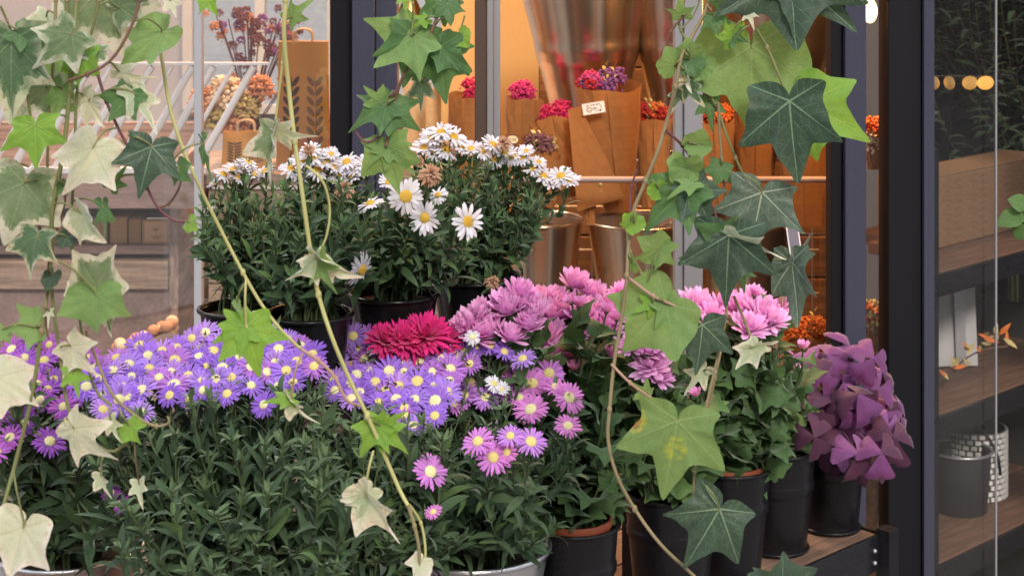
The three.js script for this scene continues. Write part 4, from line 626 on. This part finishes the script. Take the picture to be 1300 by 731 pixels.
const warmZinc = M.zinc.clone(); warmZinc.color = lin(.72, .6, .48); warmZinc.roughness = .24; warmZinc.roughnessMap = null; warmZinc.bumpMap = null;  // zinc with the warm lamp glow put into its colour
const inb = (label, px, d, y, rt, rb, h, tilt = 0) => { const b = bucket('tapered_bucket', label, 'bucket', V(X(px, d), y, -d), rt, rb, h, warmZinc, { rings: [.5, .54, .58], rim: .0035 }); b.rotation.z = tilt; return b; };
const SHELF = Yp(192, 3.62);
inb('big tapered metal bucket above the wrapped bouquets', 752, 3.62, SHELF, .135, .062, .36, .05);
inb('tapered metal bucket on the wire shelf behind the aluminium upright', 868, 3.64, SHELF, .12, .055, .36);
inb('tapered metal bucket on the wire shelf behind the dark ivy leaves', 985, 3.62, SHELF, .13, .06, .36, -.03);
inb('tapered metal bucket on the table behind the tall white aster', 682, 3.6, .611, .09, .06, .3);
inb('tapered metal bucket on the table holding the big kraft bouquet', 812, 3.6, .611, .104, .062, .298);
inb('tapered metal bucket on the table behind the pink chrysanthemum near the oxalis', 945, 3.58, .611, .1, .062, .3);
{ // glass vase with orange flowers, right of the door
  const v = thing('glass_vase', 'clear glass vase of orange flowers by the door post', 'vase', V(X(1038, 3.45), .611, -3.45));
  mesh('glass_wall', lathe([[.05, .004], [.062, .31]], 32), M.vase, v); mesh('rim', rimRing(.062, .31, .002), M.vase, v); mesh('foot', lathe([[0, 0], [.05, 0], [.05, .004], [0, .005]], 24), M.vase, v);
}
// kraft wrapped bouquets
function wrapGeo(rt, rb, h, seed, flat = .62) {
  const R = rng(seed), n = 22, rows = 7, pos = [], uv = [], idx = [], ph = R() * 6, ph2 = R() * 6;
  for (let i = 0; i <= rows; i++) for (let j = 0; j <= n; j++) {
    const t = i / rows, a = j / n * (Math.PI * 2 + .5) + 1.1, r = lerp(rb, rt, Math.pow(t, .85)) * (1 + .035 * Math.sin(a * 3 + ph + t * 4) + .02 * Math.sin(a * 7 + ph2) * t) + (j / n) * .004, top = i === rows ? .007 * Math.sin(a + ph) + .004 * Math.sin(a * 2 + ph2) : 0;
    const jr = r + (R() - .5) * .006 * t; pos.push(Math.cos(a) * jr, h * t + top + (i / rows) * .002 * Math.sin(a * 5), Math.sin(a) * jr * flat + (R() - .5) * .003); uv.push(j / n * 2, t * 2);
  }
  for (let i = 0; i < rows; i++) for (let j = 0; j < n; j++) { const p = i * (n + 1) + j, q = p + n + 1; idx.push(p, q, q + 1, p, q + 1, p + 1); }
  const g = new THREE.BufferGeometry(); g.setAttribute('position', new THREE.Float32BufferAttribute(pos, 3)); g.setAttribute('uv', new THREE.Float32BufferAttribute(uv, 2)); g.setIndex(idx); return toCreasedNormals(g, .16);
}
function clusterGeo(seed, r, n) { const R = rng(seed), parts = []; for (let i = 0; i < n; i++) { const p = V(R() - .5, R() - .35, R() - .5).normalize().multiplyScalar(r * (.5 + R() * .6)), g = new THREE.IcosahedronGeometry(r * (.09 + R() * .09), 0); g.rotateX(R() * 3); g.rotateY(R() * 3); g.translate(p.x, p.y, p.z); parts.push(g); } return mergeGeometries(parts); }
const CL = [clusterGeo(1, .019, 110), clusterGeo(2, .018, 100), clusterGeo(3, .016, 80)];
const dyed = { pink: std({ color: lin(.6, .04, .16), roughness: .9 }), cerise: std({ color: lin(.5, .015, .09), roughness: .9 }), purple: std({ color: lin(.24, .09, .3), roughness: .9 }), red: std({ color: lin(.4, .02, .02), roughness: .9 }), orange: std({ color: lin(.62, .16, .03), roughness: .9 }), straw: std({ color: lin(.5, .4, .16), roughness: .9 }), cream: std({ color: lin(.66, .52, .36), roughness: .9 }), mauve: std({ color: lin(.16, .07, .09), roughness: .9 }), peach: std({ color: lin(.55, .26, .14), roughness: .9 }) };
function bouquet(label, px, top, bottom, wTop, wBot, d, heads, o = {}) {
  const bx = o.bx ?? px, base = P(bx, bottom, d), g = thing('kraft_bouquet', label, 'bouquet', base, 'bouquets wrapped in brown paper'), H = Yp(top, d) - base.y, m = X(650 + wTop / 2, d), mb = X(650 + wBot / 2, d), tiltX = X(px, d) - base.x, R = rng(top * 7 + px), lean = Math.atan2(tiltX, H);
  const paper = mesh('paper_wrap', wrapGeo(m, mb, H, px), o.mat ?? M.kraft, g); g.rotation.z = -lean;
  if (o.flap) { const f = blade((t) => .5 * (1 - t * .75), 8, { fold: .1, curl: -.3, cols: 4 }); f.scale(m * 1.5, H * .8, m); f.translate(-m * .45, H * .12, m * .62); f.rotateZ(.18); mesh('paper_flap', f, M.kraft, g); }
  heads.forEach(([col, n, spread = 1]) => { for (let i = 0; i < n; i++) { const a = R() * 6.28, q = Math.sqrt(R()) * m * .75 * spread, c = mesh('flower', CL[R() * 3 | 0], dyed[col], g); c.position.set(Math.cos(a) * q, H - .006 + R() * .026, Math.sin(a) * q * .6); c.scale.setScalar(.75 + R() * .5); } });
  if (o.sprigs) { const parts = []; for (let i = 0; i < o.sprigs; i++) { const a = R() * 6.28, q = R() * m * .7, p0 = V(Math.cos(a) * q, H - .05, Math.sin(a) * q * .5), p1 = p0.clone().add(V((R() - .5) * .05, .07 + R() * .035, (R() - .5) * .03)); for (let k = 0; k < 9; k++) { const t = k / 9, b = TINY[k % 2].clone(); b.applyMatrix4(place(p0.clone().lerp(p1, .3 + t * .7), V(Math.cos(k * 2.4), .9, Math.sin(k * 2.4)), V(0, 1, .2), .014)); parts.push(b); } } mesh('sprigs', mergeGeometries(parts), dyed.straw, g, true); }
  if (o.label) { const lw = o.label.w, lh = o.label.h, L = mesh('label', box(lw, lh, .0012), std({ map: o.label.tex, roughness: .6 }), g); L.position.set(o.label.x, o.label.y * H, o.label.z ?? lerp(mb, m, Math.pow(o.label.y, .85)) * .64 + .003); L.rotation.z = o.label.r ?? 0; L.rotation.x = -.12; }
  return g;
}
const tagTex = canvasTex(256, 128, (c, w, h) => { c.fillStyle = '#e8dcd0'; c.fillRect(0, 0, w, h); c.fillStyle = c.strokeStyle = '#3c2a26'; for (const [x, ww] of [[50, 26], [96, 18], [122, 22], [158, 24], [190, 14]]) c.fillRect(x, 22, ww, 13); c.lineWidth = 7; c.beginPath(); c.arc(76, 76, 27, 0, 7); c.stroke(); c.lineWidth = 4; c.beginPath(); c.arc(76, 76, 12, 0, 5); c.stroke(); c.fillRect(116, 58, 44, 9); c.fillRect(116, 74, 50, 7); c.fillRect(140, 96, 44, 6); c.beginPath(); c.arc(200, 98, 12, 0, 7); c.fill(); c.fillRect(208, 40, 8, 34); });
const roundTex = canvasTex(128, 96, (c, w, h) => { c.fillStyle = '#8a4a14'; c.fillRect(0, 0, w, h); c.fillStyle = '#f2dcae'; c.strokeStyle = '#4a2410'; c.lineWidth = 7; c.beginPath(); c.ellipse(w / 2, h / 2, 52, 38, .1, 0, 7); c.fill(); c.stroke(); c.fillStyle = '#8a6a3c'; c.font = 'bold 36px sans-serif'; c.textAlign = 'center'; c.fillText('GSA', w / 2, h / 2 + 13); });
bouquet('big kraft wrapped bouquet with white label and purple statice', 770, 108, 268, 84, 32, 3.42, [['purple', 6, .7], ['pink', 2], ['red', 2]], { bx: 786, sprigs: 5, flap: 1, label: { tex: tagTex, w: .042, h: .021, x: -.03, y: .86, r: .06, z: .052 } });
bouquet('low wide kraft bouquet with bright cerise flowers', 704, 152, 250, 64, 26, 3.44, [['cerise', 8]], { bx: 716, flap: 1 });
bouquet('kraft bouquet with round paper label and pink flowers', 664, 126, 240, 46, 30, 3.5, [['pink', 7]], { label: { tex: roundTex, w: .028, h: .021, x: -.02, y: .58, z: .036 } });
bouquet('kraft bouquet half behind the brown upright', 590, 118, 230, 42, 34, 3.5, [['cerise', 3]]);
bouquet('kraft bouquet with red and straw flowers behind the aluminium upright', 830, 150, 262, 46, 30, 3.52, [['red', 4], ['orange', 3]], { sprigs: 6 });
bouquet('kraft bouquet with glowing orange flowers under the light ivy leaf', 905, 152, 268, 52, 30, 3.46, [['orange', 6], ['red', 2]], { bx: 912 });
bouquet('kraft bouquet with dark red flowers behind the big ivy leaf', 958, 148, 268, 60, 36, 3.5, [['red', 5], ['cerise', 2]]);
bouquet('tall kraft bouquet beside the right door post', 1020, 128, 285, 66, 50, 3.46, [['orange', 3], ['mauve', 3]]);
bouquet('small kraft bouquet leaning low among the inner buckets', 690, 192, 262, 40, 26, 3.4, [['mauve', 4], ['straw', 2]], { sprigs: 4 });
bouquet('posy of red berries and straw flowers at the bucket rim', 748, 240, 285, 16, 10, 3.4, [['red', 4, 1.2], ['straw', 2, 1.4], ['mauve', 2]], { sprigs: 4 });
bouquet('orange straw flower bunch low beside the door post', 1022, 425, 470, 50, 30, 3.3, [['orange', 7, 1.3], ['straw', 4, 1.3], ['red', 2]], { sprigs: 5 });
bouquet('dark red and cream posy behind the narrow side light', 1108, 178, 215, 20, 10, 3.12, [['red', 3, .9], ['orange', 2], ['cream', 2]]);
bouquet('yellow posy low behind the narrow side light', 1108, 412, 445, 22, 12, 3.12, [['straw', 4], ['orange', 3]]);
// paper carrier bags by the far window
function paperBag(label, px0, px1, y0, y1, d, print) {
  const w = X(px1, d) - X(px0, d), h = Yp(y0, d) - Yp(y1, d), g = thing('paper_bag', label, 'bag', V((X(px0, d) + X(px1, d)) / 2, Yp(y1, d), -d), 'brown paper bags');
  const m = print ? M.kraftPale.clone() : M.kraftPale; if (print) { m.map = print; m.bumpMap = null; }
  const b = new THREE.BoxGeometry(w, h, w * .45, 6, 8, 3), p = b.attributes.position, R = rng(px0); for (let i = 0; i < p.count; i++) { const t = p.getY(i) / h + .5; p.setX(i, p.getX(i) * (1 - .06 * t)); p.setZ(i, p.getZ(i) * (1 - .55 * t) + .004 * Math.sin(p.getX(i) * 90 + t * 5 + R() * .4)); } b.translate(0, h / 2, 0); b.computeVertexNormals(); mesh('paper_body', b, m, g);
  for (const z of [-.08, .08]) { const c = tube([V(-w * .18, h - .01, z * w), V(-w * .14, h + w * .2, z * w), V(w * .14, h + w * .2, z * w), V(w * .18, h - .01, z * w)], .0022, 14, 6); mesh('handle', c, M.kraftPale, g); }
  return g;
}
const sprigTex = canvasTex(256, 512, (c, w, h) => {
  const R = rng(5); c.fillStyle = '#dcb678'; c.fillRect(0, 0, w, h); for (let i = 0; i < 1500; i++) { c.fillStyle = R() > .5 ? 'rgba(255,230,170,.12)' : 'rgba(90,50,10,.1)'; c.fillRect(R() * w, R() * h, 1 + R() * 5, 1); }
  for (const [x, col] of [[70, '#4a3a30'], [190, '#8a7460']]) { c.strokeStyle = c.fillStyle = col; c.lineWidth = 5; c.beginPath(); c.moveTo(x, 470); c.quadraticCurveTo(x + 12, 300, x, 140); c.stroke(); for (let k = 0; k < 7; k++) for (const s of [-1, 1]) { c.beginPath(); c.ellipse(x + s * 22, 160 + k * 40, 26, 11, s * -.8, 0, 7); c.fill(); } }
});
paperBag('pale paper bag by the far window next to the blue post', 512, 548, 104, 200, 4.3); paperBag('pale paper bag between two others by the far window', 540, 574, 112, 200, 4.2); paperBag('pale paper bag half hidden by the brown upright', 572, 606, 118, 200, 4.35);
{ const t = thing('side_table', 'pale wooden table under the paper bags', 'table', V(X(500, 4.2), 0, -4.25)); mesh('table_top', span(-.5, .24, Yp(200, 4.25) - .03, Yp(200, 4.25) - .002, -.14, .14, .003), M.paleWood, t); for (const x of [-.48, .2]) for (const z of [-.12, .1]) mesh('leg', span(x, x + .03, .012, Yp(200, 4.25) - .03, z, z + .03), M.paleWood, t); }
// ---------------------------------------------------------------- behind the left pane
{
  const d = 3.75, u = thing('display_shelf', 'pale pinkish wooden shelf unit behind the left pane', 'shelf', V(0, 0, -d)), x0 = X(-260, d), x1 = X(214, d), yy = (py) => Yp(py, d);
  const pink = std({ color: lin(.56, .4, .33), roughness: .7, map: streak }), mauve = std({ color: lin(.36, .26, .24), roughness: .7, map: grain });
  for (const [a, b, m] of [[248, 258, pink], [312, 323, mauve], [330, 366, M.paleWood]]) mesh('board', uvScale(span(x0, x1, yy(b), yy(a), -.32, a === 330 ? .012 : 0, .002), 3, .5), m, u);
  mesh('lower_panel', span(x0, x1, .012, yy(366.5), -.3, -.004), mauve, u); mesh('side_panel', span(x1 + .001, x1 + .02, .012, yy(205), -.32, .004, .002), pink, u); mesh('back_panel', span(x0, x1, yy(311.5), yy(180), -.34, -.322), pink, u);
  for (const px of [134, 160, 184, 206, 108, 60]) { const r = .021 + RI() * .004, j = thing('round_jar', 'squat pale ceramic jar in a row on the shelf behind the left pane', 'jar', V(X(px, d), yy(248) + .0005, -d - .05), 'pale jars on the shelf'); mesh('jar_body', lathe([[0, 0], [r * .7, 0], [r, r * .6], [r * .96, r * 1.25], [r * .6, r * 1.65], [r * .62, r * 1.8], [r * .5, r * 1.8]], 24), std({ color: lin(.42, .33, .3), roughness: .5 }), j); mesh('jar_lid', lathe([[0, r * 2.05], [r * .3, r * 2.02], [r * .66, r * 1.86], [r * .66, r * 1.81], [0, r * 1.81]], 20), pink, j); }
  let k = 0; for (const [a, b, t, c] of [[136, 158, 281, .9], [160, 176, 283, .75], [104, 132, 284, .85], [50, 88, 282, .8], [10, 44, 286, .9]]) { const m = M.kraftPale.clone(); m.color.multiplyScalar(c); const o = thing('carton', ['light tan carton on the shelf next to the white card', 'narrow brown carton touching the white card on the shelf', 'tan carton behind the ivy stems on the shelf', 'wide tan carton left of the ivy bundle on the shelf', 'tan carton at the far left of the shelf'][[1, 0, 2, 3, 4][k++]], 'box', V(X((a + b) / 2, d), yy(312) + .0005, -d - .05)); const w = X(b, d) - X(a, d), h = yy(t) - yy(312); mesh('carton_body', box(w, h, .06, 0, h / 2, 0, .002), m, o); mesh('carton_flap', span(-w / 2 + .001, w / 2 - .001, h + .0005, h + .003, -.028, .028), m, o); }
  const c = mesh('price_card', box(X(212, d) - X(178, d), yy(282) - yy(312), .003, X(195, d), (yy(282) + yy(312)) / 2 + .001, -d - .02), std({ color: lin(.7, .58, .45), roughness: .7, map: canvasTex(128, 128, (q, w, h) => { q.fillStyle = '#f4e6d4'; q.fillRect(0, 0, w, h); q.strokeStyle = q.fillStyle = '#9a8468'; q.lineWidth = 3; q.strokeRect(6, 6, w - 12, h - 12); q.beginPath(); q.moveTo(64, 74); q.lineTo(64, 40); q.stroke(); for (const s of [-1, 1]) { q.beginPath(); q.ellipse(64 + s * 8, 50, 8, 4, s * -.7, 0, 7); q.fill(); } q.fillRect(40, 86, 48, 4); q.fillRect(48, 96, 32, 4); }) }), scene); tag(c, 'pale square card with a small sprig drawing on the shelf', 'card');
  // slanting white bars made up for the pale streaks in the pane
  const lv = thing('streak_bars', 'slanting white bars standing in for pale streaks in the left pane', 'screen', P(130, 210, 3.6)), lo = lv.position;
  for (let q = -3; q < 11; q++) { const a = P(-10 + q * 26, 212, 3.6).sub(lo), b = P(62 + q * 26, 84, 3.6).sub(lo); mesh('bar', tube([a, b], q % 3 ? .0075 : .0045, 1, 8), M.paint, lv); }
  mesh('bottom_rail', span(X(-100, 3.6) - lo.x, X(262, 3.6) - lo.x, -.014, -.004, -.012, .012), M.paint, lv);
  mesh('top_rail', span(X(-40, 3.6) - lo.x, X(340, 3.6) - lo.x, .2, .205, -.006, .006), M.paint, lv); mesh('foot', span(X(-90, 3.6) - lo.x, X(255, 3.6) - lo.x, Yp(248, d) + .001 - lo.y, -.0145, -.03, .012), mauve, lv);
}
{ // tall counter right of the joint, with dried flowers and printed bags
  const d = 3.7, u = thing('window_counter', 'ochre wooden counter behind the white asters inside the shop', 'counter', V(0, 0, -d)), x0 = X(262, d), x1 = X(500, d), top = Yp(214, d);
  mesh('counter_top', uvScale(span(x0, x1, top - .025, top, -.3, .06, .003), 2, .5), M.paleWood, u); for (let k = 0; k < 5; k++) mesh('front_board', uvScale(span(x0 + .01, x1 - .01, .012 + k * .19, .012 + k * .19 + .186, .02, .04, .002), 2, .5), M.paleWood, u);
  paperBag('tall printed paper bag with two dark sprigs behind the pane', 352, 418, 52, 213, 3.7, sprigTex); paperBag('low printed paper bag with a sprig beside the dried flowers', 282, 342, 166, 213, 3.62, sprigTex);
  const b = thing('dried_flower_bunch', 'bunch of dried purple brown flowers in a dark jar behind the left pane', 'flower bunch', V(X(318, 3.78), top, -3.78)), R = rng(61), st = [], o = b.position;
  mesh('jar', lathe([[0, 0], [.03, 0], [.036, .03], [.03, .07], [.02, .085], [.024, .095], [.018, .095], [.016, .06], [0, .05]], 24), std({ color: lin(.05, .035, .035), roughness: .25 }), b);
  for (let i = 0; i < 26; i++) { const p = P(lerp(262, 374, R()), lerp(12, 150, R() * R() + .05), 3.78 + (R() - .5) * .12).sub(o), m = V(p.x * .4, p.y * .6, p.z * .4); st.push(tube([V(0, .06, 0), m, p], .0014, 8, 5)); for (let q = 0; q < 4; q++) { const c = mesh('dried_head', CL[q % 3], dyed[R() < .6 ? 'mauve' : R() < .5 ? 'purple' : 'peach'], b); c.position.copy(p).add(V((R() - .5) * .05, (R() - .5) * .05, (R() - .5) * .04)); c.scale.setScalar(.3 + R() * .4); } }
  mesh('stems', mergeGeometries(st), dyed.mauve, b, true);
  for (const [px, py, r, c] of [[258, 130, .03, 'peach'], [286, 118, .034, 'cream'], [312, 136, .03, 'straw'], [330, 112, .026, 'peach'], [272, 152, .028, 'straw'], [300, 160, .03, 'peach']]) { const h = tag(mesh('hydrangea_head', clusterGeo(px, r, 260), dyed[c], scene), `round ${c} coloured dried hydrangea head heaped on the counter behind the pane`, 'dried flower', 'dried hydrangea heads'); h.position.copy(P(px, py, 3.66)); }
  const tr = thing('fruit_tray', 'tilted wooden tray of small orange gourds behind the left pane', 'tray', P(182, 436, 3.4)); const tb = box(.13, .008, .06); tb.rotateZ(.42); mesh('tray_base', tb, M.paleWood, tr);
  for (let i = 0; i < 16; i++) { const s = new THREE.SphereGeometry(.0095 + R() * .004, 10, 8), t = R() - .5; s.scale(1, .85, 1); s.translate(t * .11, t * .11 * .44 + .012 + R() * .008, (R() - .5) * .05); mesh('gourd', s, dyed[R() < .6 ? 'peach' : 'cream'], tr); }
  const w2 = thing('tray_stand', 'pale plinth carrying the tray of gourds', 'plinth', V(X(182, 3.4), .012, -3.4)); mesh('plinth_body', span(-.07, .07, 0, Yp(448, 3.4) - .045, -.05, .05, .003), M.paleWood, w2); mesh('plinth_top', span(-.075, .075, Yp(448, 3.4) - .0445, Yp(448, 3.4) - .035, -.055, .055, .002), M.paleWood, w2);
}
// ---------------------------------------------------------------- behind the right pane
{
  const rack = thing('corner_rack', 'brown plank rack with three shelves behind the right pane', 'rack', V(.72, 0, -3.09)); rack.rotation.y = Math.PI / 4;
  const w = M.deckWood.clone(); w.color = lin(.27, .14, .085); const w2 = w.clone(); w2.color = lin(.22, .115, .07);
  for (const [y, n] of [[.404, 4], [.66, 4], [.905, 4]]) { for (let k = 0; k < n; k++) { const g = span(.03 + k * .075, .62, y - .022, y, -.012 - k * .082, -.09 - k * .082, .002); uvScale(g, 3, .6); mesh('plank', g, k % 2 ? w2 : w, rack); } mesh('edge_rail', span(0.004, .62, y - .04, y - .002, -.01, -.002), M.blackSteel, rack); }
  for (const [u, n] of [[.0, -.002], [.6, -.002], [.6, -.34]]) mesh('post', span(u, u + .02, .012, 1.12, n - .018, n), M.blackSteel, rack);
  const R = rng(71), at = (u, n, y) => V(.72 + (u - n) * Math.SQRT1_2, y, -3.09 - (u + n) * Math.SQRT1_2);
  const tote = thing('dark_basket', 'dark round basket with a tall hoop handle on the lowest rack shelf', 'basket', at(.3, .13, .4045)); mesh('basket_body', lathe([[0, 0], [.05, 0], [.058, .11], [.06, .112], [.056, .112], [.048, .006], [0, .006]], 32), std({ color: lin(.03, .03, .034), roughness: .55 }), tote); { const h = new THREE.TorusGeometry(.075, .003, 8, 40, Math.PI); h.scale(1, 1.25, 1); h.rotateY(-.5); h.translate(.0, .075, 0); mesh('handle', h, M.blackSteel, tote); } mesh('basket_rim', rimRing(.059, .112, .003), M.alu, tote);
  const wb = thing('white_basket', 'white woven basket behind the dark basket on the lowest rack shelf', 'basket', at(.4, .16, .4045)); { const p = [], r = .062; for (let i = 0; i < 12; i++) for (let k = 0; k < 26; k++) { const a = (k + (i % 2) * .5) / 26 * 6.283, g = box(.0105, .0072, .004); g.rotateY(-a + Math.PI / 2); g.translate(Math.cos(a) * r, .006 + i * .0108, Math.sin(a) * r); p.push(g); } mesh('weave', mergeGeometries(p), M.white, wb, true); mesh('basket_liner', lathe([[0, .002], [.056, .002], [.058, .13]], 28), std({ color: lin(.08, .07, .065), roughness: .9 }), wb); }
  const bl = thing('white_board', 'white grey board leaning on the middle rack shelf behind autumn leaves', 'board', at(.31, .17, .6605)); { const g = box(.13, .15, .012, 0, .077, 0, .002); g.rotateX(-.12); g.rotateY(.1); mesh('panel', g, std({ color: lin(.45, .45, .46), roughness: .6 }), bl); const f = box(.02, .155, .006, .03, .08, .012); f.rotateX(-.12); f.rotateY(.1); mesh('batten', f, M.alu, bl); }
  const au = thing('autumn_sprig', 'sprig of orange and yellow leaves in front of the white board', 'branch', at(.2, .08, .6605)); mesh('twig', tube([V(-.02, 0, 0), V(.01, .05, .01), V(.05, .075, .02), V(.09, .08, .02)], .0016, 10, 5), twig.brown, au); for (let i = 0; i < 26; i++) { const t = i / 26; put(mesh('leaf', TINY[i % 2], dyed[i % 3 ? 'straw' : 'orange'], au), place(V(lerp(-.02, .1, t), .02 + .075 * Math.sin(t * 2.2) + (R() - .5) * .02, .015), V(R() - .5, R() - .3, R() - .5), V(0, .4, 1), .018 + R() * .014)); }
  const bx = thing('brown_carton', 'long plain brown carton on the top rack shelf behind the right pane', 'box', at(.33, .17, .9055)); { const g = box(.46, .13, .1, .06, .065, 0, .003); g.rotateY(Math.PI / 4); mesh('carton_body', g, std({ color: lin(.3, .17, .09), roughness: .8, map: rep(grain, 5, 5) }), bx); const f = box(.455, .002, .096, .06, .132, 0); f.rotateY(Math.PI / 4); mesh('carton_flap', f, std({ color: lin(.26, .15, .08), roughness: .8 }), bx); }
  // shrub added indoors to stand for greenery mirrored in the pane
  const sh = thing('reflection_shrub', 'dark leafy shrub added behind the right pane in place of mirrored greenery', 'shrub', V(1.12, .012, -3.9)); mesh('tub', lathe([[0, 0], [.13, 0], [.16, .7], [.165, .7], [.155, .69], [.12, .02], [0, .02]], 32), std({ color: lin(.035, .035, .032), roughness: .7 }), sh); { const s = new THREE.CircleGeometry(.152, 30); s.rotateX(-Math.PI / 2); s.translate(0, .66, 0); mesh('soil', s, M.soil, sh); }
  const lg = [[], [], []]; const st = []; for (let i = 0; i < 70; i++) { const a = R() * 6.28, q = .34 * Math.sqrt(R()), p1 = V(Math.cos(a) * q, 1.0 + R() * .75, Math.sin(a) * q), c = stemCurve(R, V((R() - .5) * .1, .66, (R() - .5) * .1), p1); st.push(tube(c.getPoints(4), .0025, 8, 5, .5)); for (let k = 0; k < 24; k++) { const t = .3 + .7 * k / 24, al = R() * 6.28, d = V(Math.cos(al), .3 - R() * .6, Math.sin(al)); lg[R() * 3 | 0].push(WAS[R() * 6 | 0].clone().applyMatrix4(place(c.getPoint(t), d, V(0, 1, 0), .05 + R() * .03))); } }
  lg.forEach((g, k) => mesh('crown', mergeGeometries(g), WHITE_LEAF[k], sh, true)); mesh('stems', mergeGeometries(st), stemDark, sh, true);
  // glowing bulbs on an added cord, standing for lamps mirrored in the pane
  const cd = thing('reflected_lamps', 'row of small warm bulbs standing for lamp reflections in the right pane', 'lamp', P(1220, 98, 3.5)); mesh('cord', tube([P(1172, 96, 3.5).sub(cd.position), P(1320, 97, 3.5).sub(cd.position)], .0015, 2, 5), M.blackSteel, cd);
  for (const [k, px] of [1186, 1206, 1232, 1252].entries()) { const g = new THREE.SphereGeometry(.014, 16, 12); g.scale([.8, .75, 1.05, 1.15][k], .95, .9); g.rotateZ(.2); const m = mesh('lamp_bulb', g, std({ color: lin(.1, .08, .05), emissive: 0xffb54e, emissiveIntensity: [.16, .14, .3, .6][k] }), cd); m.position.copy(P(px, 105, 3.5).sub(cd.position)); const l = new THREE.PointLight(0xffc46a, .003); l.shadow.radius = .25; l.position.copy(P(px, 105, 3.5)); l.castShadow = true; scene.add(l); }
}
{ // lamp seen at the top of the narrow side light, and a brass shade by the blue post
  const g = thing('glow_lamp', 'bright warm lamp at the top of the narrow side light', 'lamp', P(1105, 14, 3.16)), s = new THREE.SphereGeometry(.016, 20, 14); s.scale(.8, 1.3, .8); mesh('lamp_bulb', s, std({ color: 0xffffff, emissive: 0xffcf90, emissiveIntensity: 3 }), g); mesh('socket', lathe([[0, .05], [.008, .05], [.01, .02], [.006, .019]], 16), M.alu, g); mesh('cord', tube([V(0, .05, 0), V(0, 2.72 - g.position.y, 0)], .0015, 1, 5), M.blackSteel, g);
  const l = new THREE.PointLight(0xffb868, .3); l.shadow.radius = .4; l.position.copy(g.position); l.castShadow = true; scene.add(l);
  const b = thing('brass_bell', 'small dark brass bell hanging by the blue door post', 'bell', P(520, 24, 3.4)); mesh('bell_body', lathe([[.026, 0], [.024, .012], [.014, .034], [.008, .044], [0, .046]], 24), std({ color: lin(.3, .18, .06), metalness: 1, roughness: .3 }), b); mesh('cord', tube([V(0, .046, 0), V(0, 2.72 - b.position.y, 0)], .001, 1, 5), M.blackSteel, b);
}
// ---------------------------------------------------------------- plant tag, leafy shoot at the right edge
{
  const t = thing('plant_tag', 'grey plant tag with white border on a thin stick behind the ivy', 'tag', P(988, 452, 2.5)), tex = canvasTex(64, 160, (c, w, h) => { c.fillStyle = '#efe6e8'; c.fillRect(0, 0, w, h); c.fillStyle = '#77707a'; c.fillRect(6, 6, w - 12, h - 12); c.fillStyle = '#eef0fa'; c.font = 'bold 30px sans-serif'; c.fillText('UE', 12, 142); });
  const g = box(.017, .062, .0012, 0, 0, 0); g.rotateZ(.14); g.translate(.022, .158, .004); mesh('tag_plate', g, std({ map: tex, roughness: .5 }), t); mesh('stick', tube([V(-.012, -.06, 0), V(.0, .04, 0), V(.017, .14, 0)], .0035, 6, 8), std({ color: lin(.3, .18, .1), roughness: .8 }), t);
  const o = P(1330, 300, 2.45), s = thing('leafy_shoot', 'few bright green leaves reaching in before the right pane', 'plant', o), pt = (x, y) => P(x, y, 2.45).sub(o);
  mesh('stem', tube([pt(1340, 420), pt(1330, 330), pt(1308, 286), pt(1290, 276)], .002, 12, 6), twig.green, s);
  for (const [a, b, c, e, w] of [[1304, 262, 1283, 252, 1.2], [1300, 272, 1268, 283, .9], [1306, 282, 1290, 302, 1.2], [1316, 268, 1340, 250, 1.2], [1312, 290, 1330, 312, 1.2]]) { const p = pt(a, b), q = pt(c, e), dir = q.clone().sub(p); const m = put(mesh('leaf', WAS[3], MUM_LEAF[2], s), place(p, dir, V(-.2, .7, .8), dir.length() * 1.1)); m.scale.x *= 2.6 * w; }
}
renderer.render(scene, camera);
